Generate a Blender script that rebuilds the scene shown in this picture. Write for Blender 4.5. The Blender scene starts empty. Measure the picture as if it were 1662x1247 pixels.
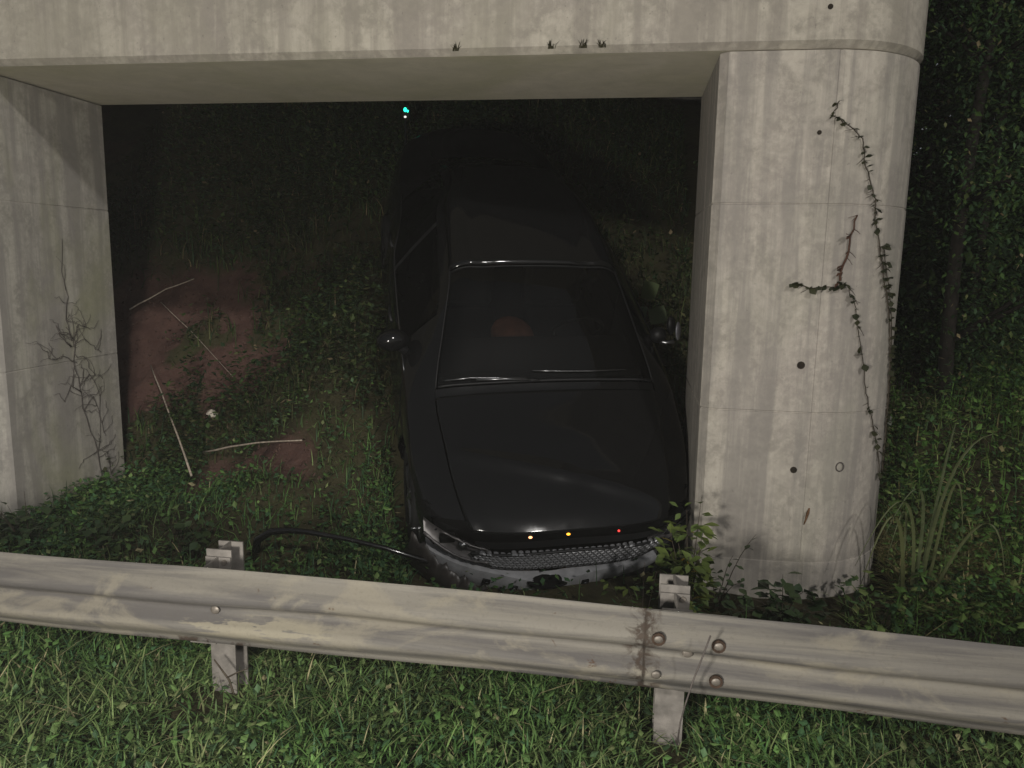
import bpy, math, random
import numpy as np
from mathutils import Vector, Matrix

random.seed(7)
rng = np.random.default_rng(7)
S = bpy.context.scene
COL = S.collection

# ------------------------------------------------------------------ camera, sky, lights, exposure
cam_d = bpy.data.cameras.new("camera")
cam_d.sensor_width = 36.0
cam_d.lens = 27.05
cam_d.clip_start = 0.05
cam_d.clip_end = 2000
cam = bpy.data.objects.new("camera", cam_d)
COL.objects.link(cam)
_r = Vector((0.98822, 0.15205, 0.01736)); _u = Vector((-0.04107, 0.15416, 0.98719)); _f = Vector((-0.14742, 0.97628, -0.15859))
CAM = Vector((0.67555, -4.47372, 2.1))
cam.matrix_world = Matrix(((_r.x, _u.x, -_f.x, CAM.x), (_r.y, _u.y, -_f.y, CAM.y), (_r.z, _u.z, -_f.z, CAM.z), (0, 0, 0, 1)))
S.camera = cam

SUN_EL, SUN_AZ = 30.0, 150.0            # night: a faint sky glow from behind the photographer
world = bpy.data.worlds.new("World"); S.world = world
world.use_nodes = True
wn = world.node_tree.nodes; wl = world.node_tree.links
wn.clear()
sky = wn.new("ShaderNodeTexSky"); sky.sky_type = 'NISHITA'; sky.sun_disc = False
sky.sun_elevation = math.radians(SUN_EL); sky.sun_rotation = math.radians(SUN_AZ)
bg = wn.new("ShaderNodeBackground"); bg.inputs[1].default_value = 0.03
wo = wn.new("ShaderNodeOutputWorld")
hs = wn.new("ShaderNodeHueSaturation"); hs.inputs['Saturation'].default_value = 0.3
wl.new(sky.outputs[0], hs.inputs['Color']); wl.new(hs.outputs[0], bg.inputs[0]); wl.new(bg.outputs[0], wo.inputs[0])

sun_d = bpy.data.lights.new("sun", 'SUN'); sun_d.energy = 1.1; sun_d.angle = math.radians(3); sun_d.color = (1.0, 0.97, 0.92)
sun = bpy.data.objects.new("sun", sun_d); COL.objects.link(sun)
_e, _a = math.radians(SUN_EL), math.radians(SUN_AZ)
sdir = Vector((math.sin(_a) * math.cos(_e), math.cos(_a) * math.cos(_e), math.sin(_e)))   # towards the sun
sun.rotation_euler = sdir.to_track_quat('Z', 'Y').to_euler()

# the white hand lamp by the photographer, whose glints show on the hood, mirrors and wiper
lamp_d = bpy.data.lights.new("hand_lamp", 'POINT'); lamp_d.energy = 640; lamp_d.shadow_soft_size = 0.18
lamp_d.color = (1.0, 0.96, 0.88)
lamp = bpy.data.objects.new("hand_lamp", lamp_d); COL.objects.link(lamp)
lamp.location = (-0.40, -5.1, 1.68)

S.view_settings.view_transform = 'Standard'
try: S.view_settings.look = 'None'
except Exception: pass
S.view_settings.exposure = 0.2
S.view_settings.gamma = 1.0
S.view_settings.use_curve_mapping = False
S.render.engine = 'CYCLES'
S.cycles.max_bounces = 6
S.cycles.transparent_max_bounces = 12
S.cycles.use_denoising = True

# ------------------------------------------------------------------ helpers
class MB:
    def __init__(self): self.v = []; self.f = []
    def add(self, vs, fs):
        n = len(self.v); self.v += [tuple(map(float, p)) for p in vs]; self.f += [tuple(i + n for i in f) for f in fs]; return self
    def box(self, x0, x1, y0, y1, z0, z1, M=None):
        vs = [(x, y, z) for x in (x0, x1) for y in (y0, y1) for z in (z0, z1)]
        if M is not None: vs = [M @ Vector(p) for p in vs]
        return self.add(vs, [(0, 1, 3, 2), (4, 6, 7, 5), (0, 4, 5, 1), (2, 3, 7, 6), (0, 2, 6, 4), (1, 5, 7, 3)])
    def tube(self, pts, r, n=8, cap=True):
        pts = [Vector(p) for p in pts]; rs = r if isinstance(r, (list, tuple)) else [r] * len(pts)
        vs, fs = [], []; prev = None
        for i, p in enumerate(pts):
            d = (pts[min(i + 1, len(pts) - 1)] - pts[max(i - 1, 0)])
            if d.length < 1e-9: d = Vector((0, 0, 1))
            d.normalize()
            a = prev if prev is not None else (Vector((0, 0, 1)) if abs(d.z) < .9 else Vector((1, 0, 0)))
            a = (a - d * a.dot(d))
            if a.length < 1e-5: a = d.orthogonal()
            a.normalize(); prev = a; b = d.cross(a)
            for k in range(n):
                t = 2 * math.pi * k / n
                vs.append(p + (a * math.cos(t) + b * math.sin(t)) * rs[i])
        for i in range(len(pts) - 1):
            for k in range(n):
                fs.append((i * n + k, i * n + (k + 1) % n, (i + 1) * n + (k + 1) % n, (i + 1) * n + k))
        if cap:
            fs.append(tuple(range(n))[::-1]); fs.append(tuple((len(pts) - 1) * n + k for k in range(n)))
        return self.add(vs, fs)
    def ball(self, c, rx, ry, rz, n=12, m=8, M=None):
        vs, fs = [], []
        for i in range(m + 1):
            ph = math.pi * i / m
            for k in range(n):
                t = 2 * math.pi * k / n
                p = Vector((rx * math.sin(ph) * math.cos(t), ry * math.sin(ph) * math.sin(t), rz * math.cos(ph)))
                if M is not None: p = M @ p
                vs.append(Vector(c) + p)
        for i in range(m):
            for k in range(n):
                fs.append((i * n + k, (i + 1) * n + k, (i + 1) * n + (k + 1) % n, i * n + (k + 1) % n))
        return self.add(vs, fs)
    def shift(self, x, y, z): self.v = [(a + x, b + y, c + z) for a, b, c in self.v]; return self
    def grid(self, P):      # P[i][j]
        ni, nj = len(P), len(P[0])
        vs = [p for row in P for p in row]
        return self.add(vs, [(i * nj + j, i * nj + j + 1, (i + 1) * nj + j + 1, (i + 1) * nj + j) for i in range(ni - 1) for j in range(nj - 1)])
    def mesh(self, name, mat=None, smooth=None):
        me = bpy.data.meshes.new(name); me.from_pydata(self.v, [], self.f); me.validate(); me.update()
        if mat: me.materials.append(mat)
        if smooth is not None:
            me.shade_smooth() if smooth >= 180 else me.shade_auto_smooth(smooth) if hasattr(me, 'shade_auto_smooth') else smooth_by(me, smooth)
        return me
    def build(self, name, mat, parent=None, smooth=None):
        return link(name, self.mesh(name, mat, smooth), parent)
def smooth_by(me, ang):
    me.shade_smooth()
    me.set_sharp_from_angle(angle=math.radians(ang))
def link(name, data, parent=None):
    o = bpy.data.objects.new(name, data); COL.objects.link(o)
    if parent is not None: o.parent = parent
    return o
def tag(o, label, cat, group=None):
    o['label'] = label; o['category'] = cat
    if group: o['group'] = group
    return o
def thing(name, label, cat, loc=(0, 0, 0), group=None):
    o = link(name, None); o.location = loc
    return tag(o, label, cat, group)
def bevel(o, w, seg=2, ang=40):
    m = o.modifiers.new('bevel', 'BEVEL'); m.width = w; m.segments = seg; m.limit_method = 'ANGLE'; m.angle_limit = math.radians(ang)
    return o
def solid(o, t, off=-1):
    m = o.modifiers.new('solid', 'SOLIDIFY'); m.thickness = t; m.offset = off
    return o

# value noise in python for shapes
_tab = rng.random((256, 256))
def vnoise(x, y, f=1.0):
    x = np.asarray(x, float) * f + 1000; y = np.asarray(y, float) * f + 1000
    xi = np.floor(x).astype(int); yi = np.floor(y).astype(int); fx = x - xi; fy = y - yi
    fx = fx * fx * (3 - 2 * fx); fy = fy * fy * (3 - 2 * fy)
    g = lambda a, b: _tab[a % 256, b % 256]
    return (g(xi, yi) * (1 - fx) + g(xi + 1, yi) * fx) * (1 - fy) + (g(xi, yi + 1) * (1 - fx) + g(xi + 1, yi + 1) * fx) * fy
def fbm(x, y, f=1.0): return vnoise(x, y, f) * .5 + vnoise(x, y, f * 2.1) * .27 + vnoise(x, y, f * 4.3) * .15 + vnoise(x, y, f * 9.1) * .08
def sstep(a, b, x):
    t = np.clip((np.asarray(x, float) - a) / (b - a), 0, 1); return t * t * (3 - 2 * t)

# ------------------------------------------------------------------ materials
class NM:
    def __init__(self, name):
        self.m = bpy.data.materials.new(name); self.m.use_nodes = True
        self.n = self.m.node_tree.nodes; self.l = self.m.node_tree.links
        self.b = self.n['Principled BSDF']
        self.co = self.n.new('ShaderNodeTexCoord').outputs['Object']
    def set(self, **k):
        for a, v in k.items():
            s = self.b.inputs[a.replace('_', ' ')]
            if hasattr(v, 'is_output') or isinstance(v, bpy.types.NodeSocket): self.l.new(v, s)
            else: s.default_value = (*v, 1) if isinstance(v, tuple) and len(v) == 3 else v
        return self
    def map(self, scale=(1, 1, 1), loc=(0, 0, 0)):
        n = self.n.new('ShaderNodeMapping'); n.inputs['Scale'].default_value = scale; n.inputs['Location'].default_value = loc
        self.l.new(self.co, n.inputs[0]); return n.outputs[0]
    def noise(self, scale, detail=4, rough=.55, vec=None, dist=0):
        n = self.n.new('ShaderNodeTexNoise'); n.inputs['Scale'].default_value = scale; n.inputs['Detail'].default_value = detail
        n.inputs['Roughness'].default_value = rough; n.inputs['Distortion'].default_value = dist
        self.l.new(vec if vec is not None else self.co, n.inputs['Vector']); return n.outputs[0]
    def ramp(self, fac, stops):
        n = self.n.new('ShaderNodeValToRGB'); self.l.new(fac, n.inputs[0]); e = n.color_ramp.elements
        while len(e) < len(stops): e.new(0.5)
        for el, (p, c) in zip(e, stops):
            el.position = p; el.color = (*c, 1) if isinstance(c, tuple) else (c, c, c, 1)
        return n.outputs[0]
    def mix(self, fac, a, b, mode='MIX'):
        n = self.n.new('ShaderNodeMix'); n.data_type = 'RGBA'; n.blend_type = mode
        for s, v in ((n.inputs[0], fac), (n.inputs[6], a), (n.inputs[7], b)):
            if isinstance(v, bpy.types.NodeSocket): self.l.new(v, s)
            else: s.default_value = v if not isinstance(v, tuple) else (*v, 1)
        return n.outputs[2]
    def math(self, op, a, b=0.0):
        n = self.n.new('ShaderNodeMath'); n.operation = op
        for s, v in ((n.inputs[0], a), (n.inputs[1], b)):
            if isinstance(v, bpy.types.NodeSocket): self.l.new(v, s)
            else: s.default_value = v
        return n.outputs[0]
    def sep(self, v=None):
        n = self.n.new('ShaderNodeSeparateXYZ'); self.l.new(v if v is not None else self.co, n.inputs[0]); return n.outputs
    def attr(self, name):
        n = self.n.new('ShaderNodeAttribute'); n.attribute_name = name; return n
    def bump(self, h, strength=.3, dist=.01):
        n = self.n.new('ShaderNodeBump'); n.inputs['Strength'].default_value = strength; n.inputs['Distance'].default_value = dist
        self.l.new(h, n.inputs['Height']); self.l.new(n.outputs[0], self.b.inputs['Normal']); return self

def concrete(name, base, stain, algae, dirt_amt=.5, algae_amt=.4):
    k = NM(name)
    blot = k.noise(5.0, 7, .68, dist=.5)
    c = k.mix(k.ramp(blot, [(.42, 0.0), (.58, 1.0)]), base, tuple(v * .68 for v in base))
    big = k.noise(.8, 4, .6, k.map((1, 1, 1), (11, 4, 2)))
    c = k.mix(k.ramp(big, [(.44, 0.0), (.56, .6)]), c, (base[0] * .72, base[1] * .70, base[2] * .74))
    fine = k.noise(22, 5, .7)
    c = k.mix(k.ramp(fine, [(.45, 0.0), (.66, .6)]), c, tuple(v * 1.18 for v in base))
    streak = k.noise(1.0, 6, .65, k.map((9, 9, .5)), dist=.3)
    c = k.mix(k.ramp(streak, [(.43, 0.0), (.58, min(1, dirt_amt * 1.35))]), c, stain)
    alg = k.noise(1.3, 5, .6, k.map((1, 1, .6), (3, 5, 1)), dist=.6)
    c = k.mix(k.ramp(alg, [(.48, 0.0), (.70, algae_amt)]), c, algae)
    if name == 'cap_concrete':      # ochre underside, painted paler to stand in for light it lacks
        g = k.n.new('ShaderNodeNewGeometry'); nz = k.math('LESS_THAN', k.sep(g.outputs['Normal'])[2], -.95)
        und = k.mix(k.ramp(alg, [(.35, 0.0), (.65, 1.0)]), (.56, .51, .42), (.46, .43, .31))
        c = k.mix(nz, c, k.mix(k.ramp(blot, [(.35, 0.0), (.7, .5)]), und, (.36, .33, .27)))
    pin = k.noise(60, 2, .5)
    c = k.mix(k.ramp(pin, [(.70, 0.0), (.76, .55)]), c, tuple(v * .4 for v in base))
    k.set(Base_Color=c, Roughness=.9, Specular_IOR_Level=.25)
    h = k.math('ADD', k.math('MULTIPLY', blot, .6), k.math('SUBTRACT', k.math('MULTIPLY', fine, .6), k.math('MULTIPLY', k.ramp(pin, [(.68, 0.0), (.75, 1.0)]), .5)))
    k.bump(h, .35, .006)
    return k.m
M_conc = concrete('weathered_concrete', (.345, .315, .270), (.18, .165, .15), (.23, .225, .175))
M_cap = concrete('cap_concrete', (.34, .312, .262), (.20, .18, .155), (.25, .235, .18), .5, .5)
M_left = concrete('mossy_concrete', (.33, .31, .27), (.20, .185, .17), (.22, .22, .13), .55, .75)
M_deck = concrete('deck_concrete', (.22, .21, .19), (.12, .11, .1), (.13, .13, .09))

def simple(name, col, rough=.6, metal=0.0, spec=.5, var=.25, scale=30, bump=0):
    k = NM(name)
    n = k.noise(scale, 4, .6)
    c = k.mix(k.ramp(n, [(.3, 0.0), (.7, 1.0)]), tuple(v * (1 - var) for v in col), tuple(v * (1 + var) for v in col))
    k.set(Base_Color=c, Roughness=rough, Metallic=metal, Specular_IOR_Level=spec)
    if bump: k.bump(n, bump, .004)
    return k.m

def rail_mat():
    k = NM('weathered_galvanised_steel')
    st = k.noise(1.0, 6, .65, k.map((.7, 9, 14)), dist=.5)
    c = k.mix(k.ramp(st, [(.40, 0.0), (.58, 1.0)]), (.082, .076, .072), (.150, .138, .118))
    bl = k.noise(2.6, 6, .62, k.map((1, 1, 2.2), (2, 0, 0)), dist=.8)
    c = k.mix(k.ramp(bl, [(.52, 0.0), (.60, .55)]), c, (.195, .175, .135))
    rs = k.noise(5.5, 6, .7, k.map((1, 1, 1.5), (7, 1, 3)), dist=.5)
    c = k.mix(k.ramp(rs, [(.655, 0.0), (.70, .85)]), c, (.055, .028, .014))
    X, Y, Z = k.sep()
    def near(v, c0, w): return k.math('SUBTRACT', 1.0, k.math('MINIMUM', k.math('MULTIPLY', k.math('ABSOLUTE', k.math('SUBTRACT', v, c0)), 1.0 / w), 1.0))
    rn = k.noise(14, 5, .7, dist=.6)
    joint = k.math('MULTIPLY', near(X, .772, .10), k.ramp(rn, [(.42, 0.0), (.62, 1.0)]))
    edge = k.math('MULTIPLY', near(Z, .567, .035), k.math('MULTIPLY', near(X, -.95, .45), k.ramp(rn, [(.45, 0.0), (.6, 1.0)])))
    lap = k.math('MULTIPLY', near(X, .776, .012), k.ramp(k.noise(9, 3), [(.35, .3), (.6, 1.0)]))
    tot = k.ramp(k.math('MAXIMUM', k.math('MAXIMUM', joint, edge), lap), [(.15, 0.0), (.6, .9)])
    c = k.mix(tot, c, k.mix(k.ramp(rn, [(.4, 0.0), (.7, 1.0)]), (.026, .021, .017), (.048, .032, .023)))
    smear = k.math('MULTIPLY', near(Z, .665, .055), k.math('MULTIPLY', near(X, -.70, .42), k.ramp(k.noise(2.0, 5, .7, k.map((1.2, 1, 9))), [(.42, 0.0), (.5, 1.0)])))
    c = k.mix(k.ramp(smear, [(.1, 0.0), (.3, .8)]), c, (.20, .18, .135))
    sp = k.noise(70, 3, .6)
    c = k.mix(k.ramp(sp, [(.55, 0.0), (.8, .35)]), c, (.07, .06, .05))
    k.set(Base_Color=c, Roughness=k.ramp(bl, [(.3, .68), (.7, .85)]), Metallic=.05, Specular_IOR_Level=.2)
    k.bump(k.math('ADD', k.math('MULTIPLY', sp, .25), k.math('MULTIPLY', k.noise(5, 4, .6), 1.6)), .5, .006)
    return k.m
M_rail = rail_mat()
M_post = simple('dull_galvanised_steel', (.17, .155, .14), .65, .25, .3, .35, 14, .1)
M_rust = simple('rust', (.035, .022, .015), .9, 0, .2, .5, 60, .4)
M_bolt = simple('bolt_steel', (.16, .14, .12), .5, .5, .4, .35, 50, .1)

def paint():
    k = NM('black_car_paint')
    n = k.noise(9, 5, .6)
    k.set(Base_Color=(.0045, .0045, .0047), Roughness=k.ramp(n, [(.35, .05), (.7, .12)]), Specular_IOR_Level=.26)
    return k.m
M_paint = paint()
M_black = simple('black_plastic', (.006, .006, .0065), .55, 0, .3, .3)
M_trim = simple('glossy_black_trim', (.006, .006, .006), .16, 0, .6, .2)
M_void = simple('engine_bay_black', (.004, .004, .004), .9, 0, .1, .3)
M_rubber = simple('tyre_rubber', (.008, .008, .008), .8, 0, .2, .3)
M_rim = simple('dark_alloy', (.05, .05, .052), .35, .8, .5, .2)
M_chrome = simple('chrome_trim', (.15, .15, .155), .25, .9, .5, .15)
M_grille = simple('grille_silver', (.24, .24, .25), .38, .6, .5, .25, 60)
M_beam = simple('bumper_absorber', (.27, .27, .28), .5, .25, .4, .25, 12, .2)
M_lamp = simple('headlamp_housing', (.07, .065, .066), .4, .3, .5, .4, 18)
M_torn = simple('scuffed_bumper_plastic', (.030, .026, .024), .42, 0, .4, .45, 16, .2)
M_cabinglow = simple('brown_cabin_glow', (.20, .08, .05), .8, 0, .2, .4, 9)  # reddish brown standing in for the glow behind the windscreen
M_dash = simple('dashboard_plastic', (.008, .008, .008), .7, 0, .2, .2)
M_mirrorglass = simple('mirror_backing', (.16, .16, .18), .4, .2, .5, .25)
def glass(name, tint):
    k = NM(name)
    t = k.n.new('ShaderNodeBsdfTransparent'); t.inputs[0].default_value = (*tint, 1)
    k.set(Base_Color=(.003, .003, .003), Roughness=.04, Specular_IOR_Level=.4)
    mx = k.n.new('ShaderNodeMixShader'); mx.inputs[0].default_value = .5
    k.l.new(t.outputs[0], mx.inputs[1]); k.l.new(k.b.outputs[0], mx.inputs[2])
    k.l.new(mx.outputs[0], k.n['Material Output'].inputs[0]); return k.m
M_glass = glass('tinted_glass', (.55, .55, .52))
def emit(name, col, st):
    k = NM(name); k.set(Base_Color=col, Emission_Color=col, Emission_Strength=st, Roughness=.3); return k.m
M_amber = emit('amber_reflection_glow', (1, .42, .03), 2.2)  # emissive colours for the imitated lamp reflections on the hood
M_orange = emit('orange_reflection_glow', (1, .42, .18), 2.2)
M_red = emit('red_reflection_glow', (1, .05, .04), .9)
M_green = emit('lit_green_lens', (.02, .75, .45), 2.6)
M_white = emit('lit_white_lens', (.9, .9, .85), .9)

def leafmat(name, trans=.25, rough=.55):
    k = NM(name); a = k.attr('tint')
    n = k.noise(45, 3)
    c = k.mix(k.ramp(n, [(.3, 0.0), (.7, .5)]), a.outputs[0], k.mix(1.0, a.outputs[0], (.55, .6, .5), 'MULTIPLY'))
    k.set(Base_Color=c, Roughness=rough, Specular_IOR_Level=.12)
    t = k.n.new('ShaderNodeBsdfTranslucent'); k.l.new(c, t.inputs[0])
    mx = k.n.new('ShaderNodeMixShader'); mx.inputs[0].default_value = trans
    k.l.new(k.b.outputs[0], mx.inputs[1]); k.l.new(t.outputs[0], mx.inputs[2]); k.l.new(mx.outputs[0], k.n['Material Output'].inputs[0])
    return k.m
M_veg = leafmat('green_vegetation')
def leafsolid(name, col, trans=.25):
    k = NM(name); n = k.noise(30, 3)
    oi = k.n.new('ShaderNodeObjectInfo').outputs['Random']
    c = k.mix(k.ramp(n, [(.3, 0.0), (.7, 1.0)]), tuple(v * .7 for v in col), tuple(v * 1.2 for v in col))
    c = k.mix(k.ramp(oi, [(.2, 0.0), (.9, .6)]), c, (col[0] * 1.5, col[1] * 1.25, col[2] * .9))
    k.set(Base_Color=c, Roughness=.5, Specular_IOR_Level=.35)
    t = k.n.new('ShaderNodeBsdfTranslucent'); k.l.new(c, t.inputs[0])
    mx = k.n.new('ShaderNodeMixShader'); mx.inputs[0].default_value = trans
    k.l.new(k.b.outputs[0], mx.inputs[1]); k.l.new(t.outputs[0], mx.inputs[2]); k.l.new(mx.outputs[0], k.n['Material Output'].inputs[0])
    return k.m
M_leaf = leafsolid('bush_leaf_green', (.085, .125, .034))
M_leafdk = leafsolid('shrub_leaf_dark', (.035, .062, .027), .15)
M_leafyel = leafsolid('yellow_leaf', (.28, .22, .03))
M_leafpale = leafsolid('pale_leaf_green', (.10, .15, .085))
M_ivy = leafsolid('ivy_leaf', (.022, .026, .012), .15)
M_blade = leafsolid('long_grass_blade', (.065, .08, .036))
M_stem = simple('dark_vine_stem', (.045, .036, .026), .85, 0, .2, .3)
M_twig = simple('grey_dry_twig', (.07, .06, .055), .9, 0, .2, .3)
M_redstem = simple('red_brown_stem', (.055, .026, .016), .8, 0, .2, .4)
M_stick = simple('bleached_dry_stick', (.30, .25, .20), .85, 0, .2, .35, 40)
M_bark = simple('tree_bark', (.018, .015, .012), .9, 0, .2, .4, 12, .5)
M_paper = simple('paper_litter', (.42, .38, .32), .9, 0, .2, .15)

# ------------------------------------------------------------------ terrain
XL, XR, XO, ZS, T = -3.4291, 1.102, 2.2795, 3.2359, 1.2299     # pier: left column face, right column face, outer end, soffit, thickness
def terrain(x, y):
    x = np.asarray(x, float); y = np.asarray(y, float)
    front = np.interp(y, [-6, -2.3, -1.9, -1.5, -1.0, -.3, .4], [.36, .35, .27, .22, .20, .16, .14])
    lat = sstep(-1.2, -3.2, x) * .07
    front = front + lat * sstep(-2, 0, y)
    zl = .22 + .04 * y + .95 * np.maximum(0, y - 1.2)
    zc = .20 + .652 * (y - .365) - .26 * (x + .7)
    so = zl + (zc - zl) * sstep(-2.7, -1.5, x)
    sr = .12 + .33 * np.maximum(y, 0)
    wr = sstep(1.5, 2.5, x)
    sl = so * (1 - wr) + sr * wr
    sl = np.minimum(sl, 4.55)
    h = np.where(y > -.4, np.maximum(front, sl), front)
    amp = sstep(-7, -3.4, y)
    n = (fbm(x, y, .9) - .5) * .13 + (fbm(x + 9, y, 4) - .5) * .05
    under = sstep(-1.9, -1.5, x) * sstep(1.5, 1.1, x) * sstep(-.2, .2, y)
    return h + n * amp * (1 - .85 * under) + claymask(x, y) * ((fbm(x + 20, y, 3.5) - .5) * .22 - .04)
def claymask(x, y):
    n = fbm(x, y, 2.3)
    a = sstep(-4.9, -4.4, x) * sstep(-2.1, -2.5, x + (n - .5) * .9) * sstep(1.5, 1.8, y + (n - .5) * .7) * sstep(3.2, 2.7, y + (n - .5) * .5)
    a = a * sstep(.3, .42, n + .12 * np.sin(x * 3))
    b = sstep(-2.9, -2.6, x) * sstep(-1.45, -1.75, x + (n - .5) * .6) * sstep(.45, .65, y - .25 * (-1.6 - x)) * sstep(1.05, .8, y - .45 * (-1.7 - x) + (n - .5) * .3)
    d = sstep(-3.5, -3.8, x) * sstep(.5, .9, y) * sstep(2.4, 2.0, y) * .7
    e = .45 * sstep(-3.6, -4.1, x) * sstep(3.4, 4.0, y) * sstep(.5, .62, n)
    return np.clip(np.maximum.reduce([a, b, d, e]), 0, 1)
def axis(a, b, st, far0, far1):
    m = list(np.arange(a, b + 1e-6, st)); lo, hi, d = [], [], st
    p = a
    while p > far0: d *= 1.35; p -= d; lo.append(max(p, far0))
    p, d = b, st
    while p < far1: d *= 1.35; p += d; hi.append(min(p, far1))
    return np.array(lo[::-1] + m + hi)
gx = axis(-6, 7, .07, -350, 350); gy = axis(-3.6, 7, .07, -60, 600)
GX, GY = np.meshgrid(gx, gy, indexing='ij')
GZ = terrain(GX, GY)
me = bpy.data.meshes.new('ground')
ni, nj = GX.shape
vv = np.stack([GX, GY, GZ], -1).reshape(-1, 3)
idx = np.arange(ni * nj).reshape(ni, nj)
quads = np.stack([idx[:-1, :-1], idx[1:, :-1], idx[1:, 1:], idx[:-1, 1:]], -1).reshape(-1, 4)
def np_mesh(name, verts, faces_list, tint=None, mat=None, smooth=False):
    me = bpy.data.meshes.new(name)
    tri = [f if f.shape[1] == 3 else np.concatenate([f[:, [0, 1, 2]], f[:, [0, 2, 3]]]) for f in faces_list]
    me.from_pydata(np.ascontiguousarray(verts, dtype=np.float32), [], np.ascontiguousarray(np.concatenate(tri), dtype=np.int32)); me.update()
    if tint is not None:
        a = me.attributes.new('tint', 'FLOAT_COLOR', 'POINT')
        a.data.foreach_set('color', np.concatenate([tint, np.ones((len(tint), 1))], 1).astype(np.float32).ravel())
    if mat: me.materials.append(mat)
    if smooth: me.shade_smooth()
    return me
cm = claymask(GX, GY).reshape(-1)
me = np_mesh('ground', vv, [quads], np.stack([cm, cm, cm], 1), None, True)
k = NM('soil_and_red_clay')
n1 = k.noise(5, 6, .65); n2 = k.noise(38, 4, .65)
soil = k.mix(k.ramp(n1, [(.35, 0.0), (.65, 1.0)]), (.030, .026, .014), (.045, .042, .020))
clay = k.mix(k.ramp(n1, [(.35, 0.0), (.65, 1.0)]), (.055, .030, .025), (.090, .052, .042))
clay = k.mix(k.ramp(n2, [(.5, 0.0), (.75, .6)]), clay, (.06, .028, .02))
fac = k.ramp(k.math('ADD', k.attr('tint').outputs['Fac'], k.math('MULTIPLY', k.math('SUBTRACT', n2, .5), .5)), [(.25, 0.0), (.75, 1.0)])
k.set(Base_Color=k.mix(fac, soil, clay), Roughness=.95, Specular_IOR_Level=.15)
k.bump(k.math('ADD', n1, k.math('MULTIPLY', n2, .4)), .6, .03)
me.materials.append(k.m)
g = link('ground', me); g['kind'] = 'structure'

rd = MB(); rd.box(-60, 60, -12.5, -4.3, .30, .384)
k = NM('pale_bounce_road'); n1 = k.noise(120, 3, .6)  # unseen road, made pale to bounce light up to the soffit
k.set(Base_Color=k.ramp(n1, [(.3, (.24, .23, .21)), (.7, (.36, .34, .31))]), Roughness=.85); k.bump(n1, .3, .003)
o = rd.build('road', k.m); o['kind'] = 'structure'

# ------------------------------------------------------------------ bridge pier, deck, abutment
pier = thing('bridge_pier', 'weathered concrete bridge pier with cap beam framing the crashed car', 'bridge pier')
def extrude(mb, prof, rings):
    """prof(k) -> list of (x,y); rings: list of (z, inset)"""
    n = None; vs = []; fs = []
    for z, ins in rings:
        P = prof(ins); n = len(P); vs += [(x, y, z) for x, y in P]
    for i in range(len(rings) - 1):
        for j in range(n):
            fs.append((i * n + j, i * n + (j + 1) % n, (i + 1) * n + (j + 1) % n, (i + 1) * n + j))
    fs.append(tuple(range(n))[::-1]); fs.append(tuple((len(rings) - 1) * n + j for j in range(n)))
    return mb.add(vs, fs)
CH = .045
def prof_right(ins, xl=XR, xo=XO, seam=True):
    r = T / 2; xc = xo - r; P = []
    P += [(xl + ins, T - CH), (xl + ins, CH), (xl + CH, ins)]
    if seam:
        P += [(xc + .045, ins), (xc + .052, ins + .007), (xc + .064, ins + .007), (xc + .072, ins + .004)]
    else: P += [(xc + .072, ins)]
    for i in range(3, 25):
        a = -math.pi / 2 + math.pi * i / 24
        P.append((xc + (r - ins) * math.cos(a), r + (r - ins) * math.sin(a)))
    P += [(xl + CH, T - ins)]
    return P
def lifts(z0, z1, joints):
    R = [(z0, 0)]
    for j, off in joints:
        R += [(j - .006, 0.0), (j - .003, .005), (j + .003, .005), (j + .006, off)]
    R.append((z1, 0)); return R
c = MB(); extrude(c, prof_right, lifts(-.5, ZS - .012, [(.39, .003), (1.277, .0), (2.43, .0015)]))
col_r = c.build('column', M_conc, pier, 35)
def prof_left(ins):
    r = T / 2; xl2 = XL - 1.2; P = [(XL - ins, CH), (XL - ins, T - CH), (XL - CH, T - ins)]
    for i in range(0, 21):
        a = math.pi / 2 + math.pi * i / 20
        P.append((xl2 + r + (r - ins) * math.cos(a), r + (r - ins) * math.sin(a)))
    P.append((XL - CH, ins)); return P
c = MB(); extrude(c, prof_left, lifts(-.5, ZS - .012, [(1.30, .0), (2.43, .0015)]))
col_l = c.build('column', M_left, pier, 35)
# cap beam: stadium plan, slightly proud of the columns, chamfered lower edge
def prof_cap(ins):
    r = T / 2 + .012; x0, x1 = XL - 1.25, XO + .012; P = []
    for i in range(25):
        a = -math.pi / 2 + math.pi * i / 24
        P.append((x1 - r + (r - ins) * math.cos(a), T / 2 + (r - ins) * math.sin(a)))
    for i in range(25):
        a = math.pi / 2 + math.pi * i / 24
        P.append((x0 + r + (r - ins) * math.cos(a), T / 2 + (r - ins) * math.sin(a)))
    return P
c = MB(); extrude(c, prof_cap, [(ZS, .035), (ZS + .035, 0), (ZS + .62, 0), (ZS + .626, .004), (ZS + .632, 0), (ZS + 1.45, 0)])
c.build('cap_beam', M_cap, pier, 35)
def hole(x, y, z, r, mat, nm='tie_hole', depth=.006, ny=(0, -1)):
    m = MB(); m.tube([(x, y + .004, z), (x + ny[0] * depth * .3, y - .003, z)], r, 10)
    return m.build(nm, mat, col_r)
M_hole = simple('dark_hole', (.02, .016, .012), .95, 0, .1, .4)
M_ruststain = simple('rust_stain', (.10, .055, .03), .95, 0, .1, .4)
for (x, y, z, r) in ((1.636, 0, 1.548, .022), (1.640, 0, .943, .019), (1.638, 0, 2.804, .012), (1.642, -.012, 3.432, .014)):
    hole(x, y, z, r, M_hole)
m = MB()
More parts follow.
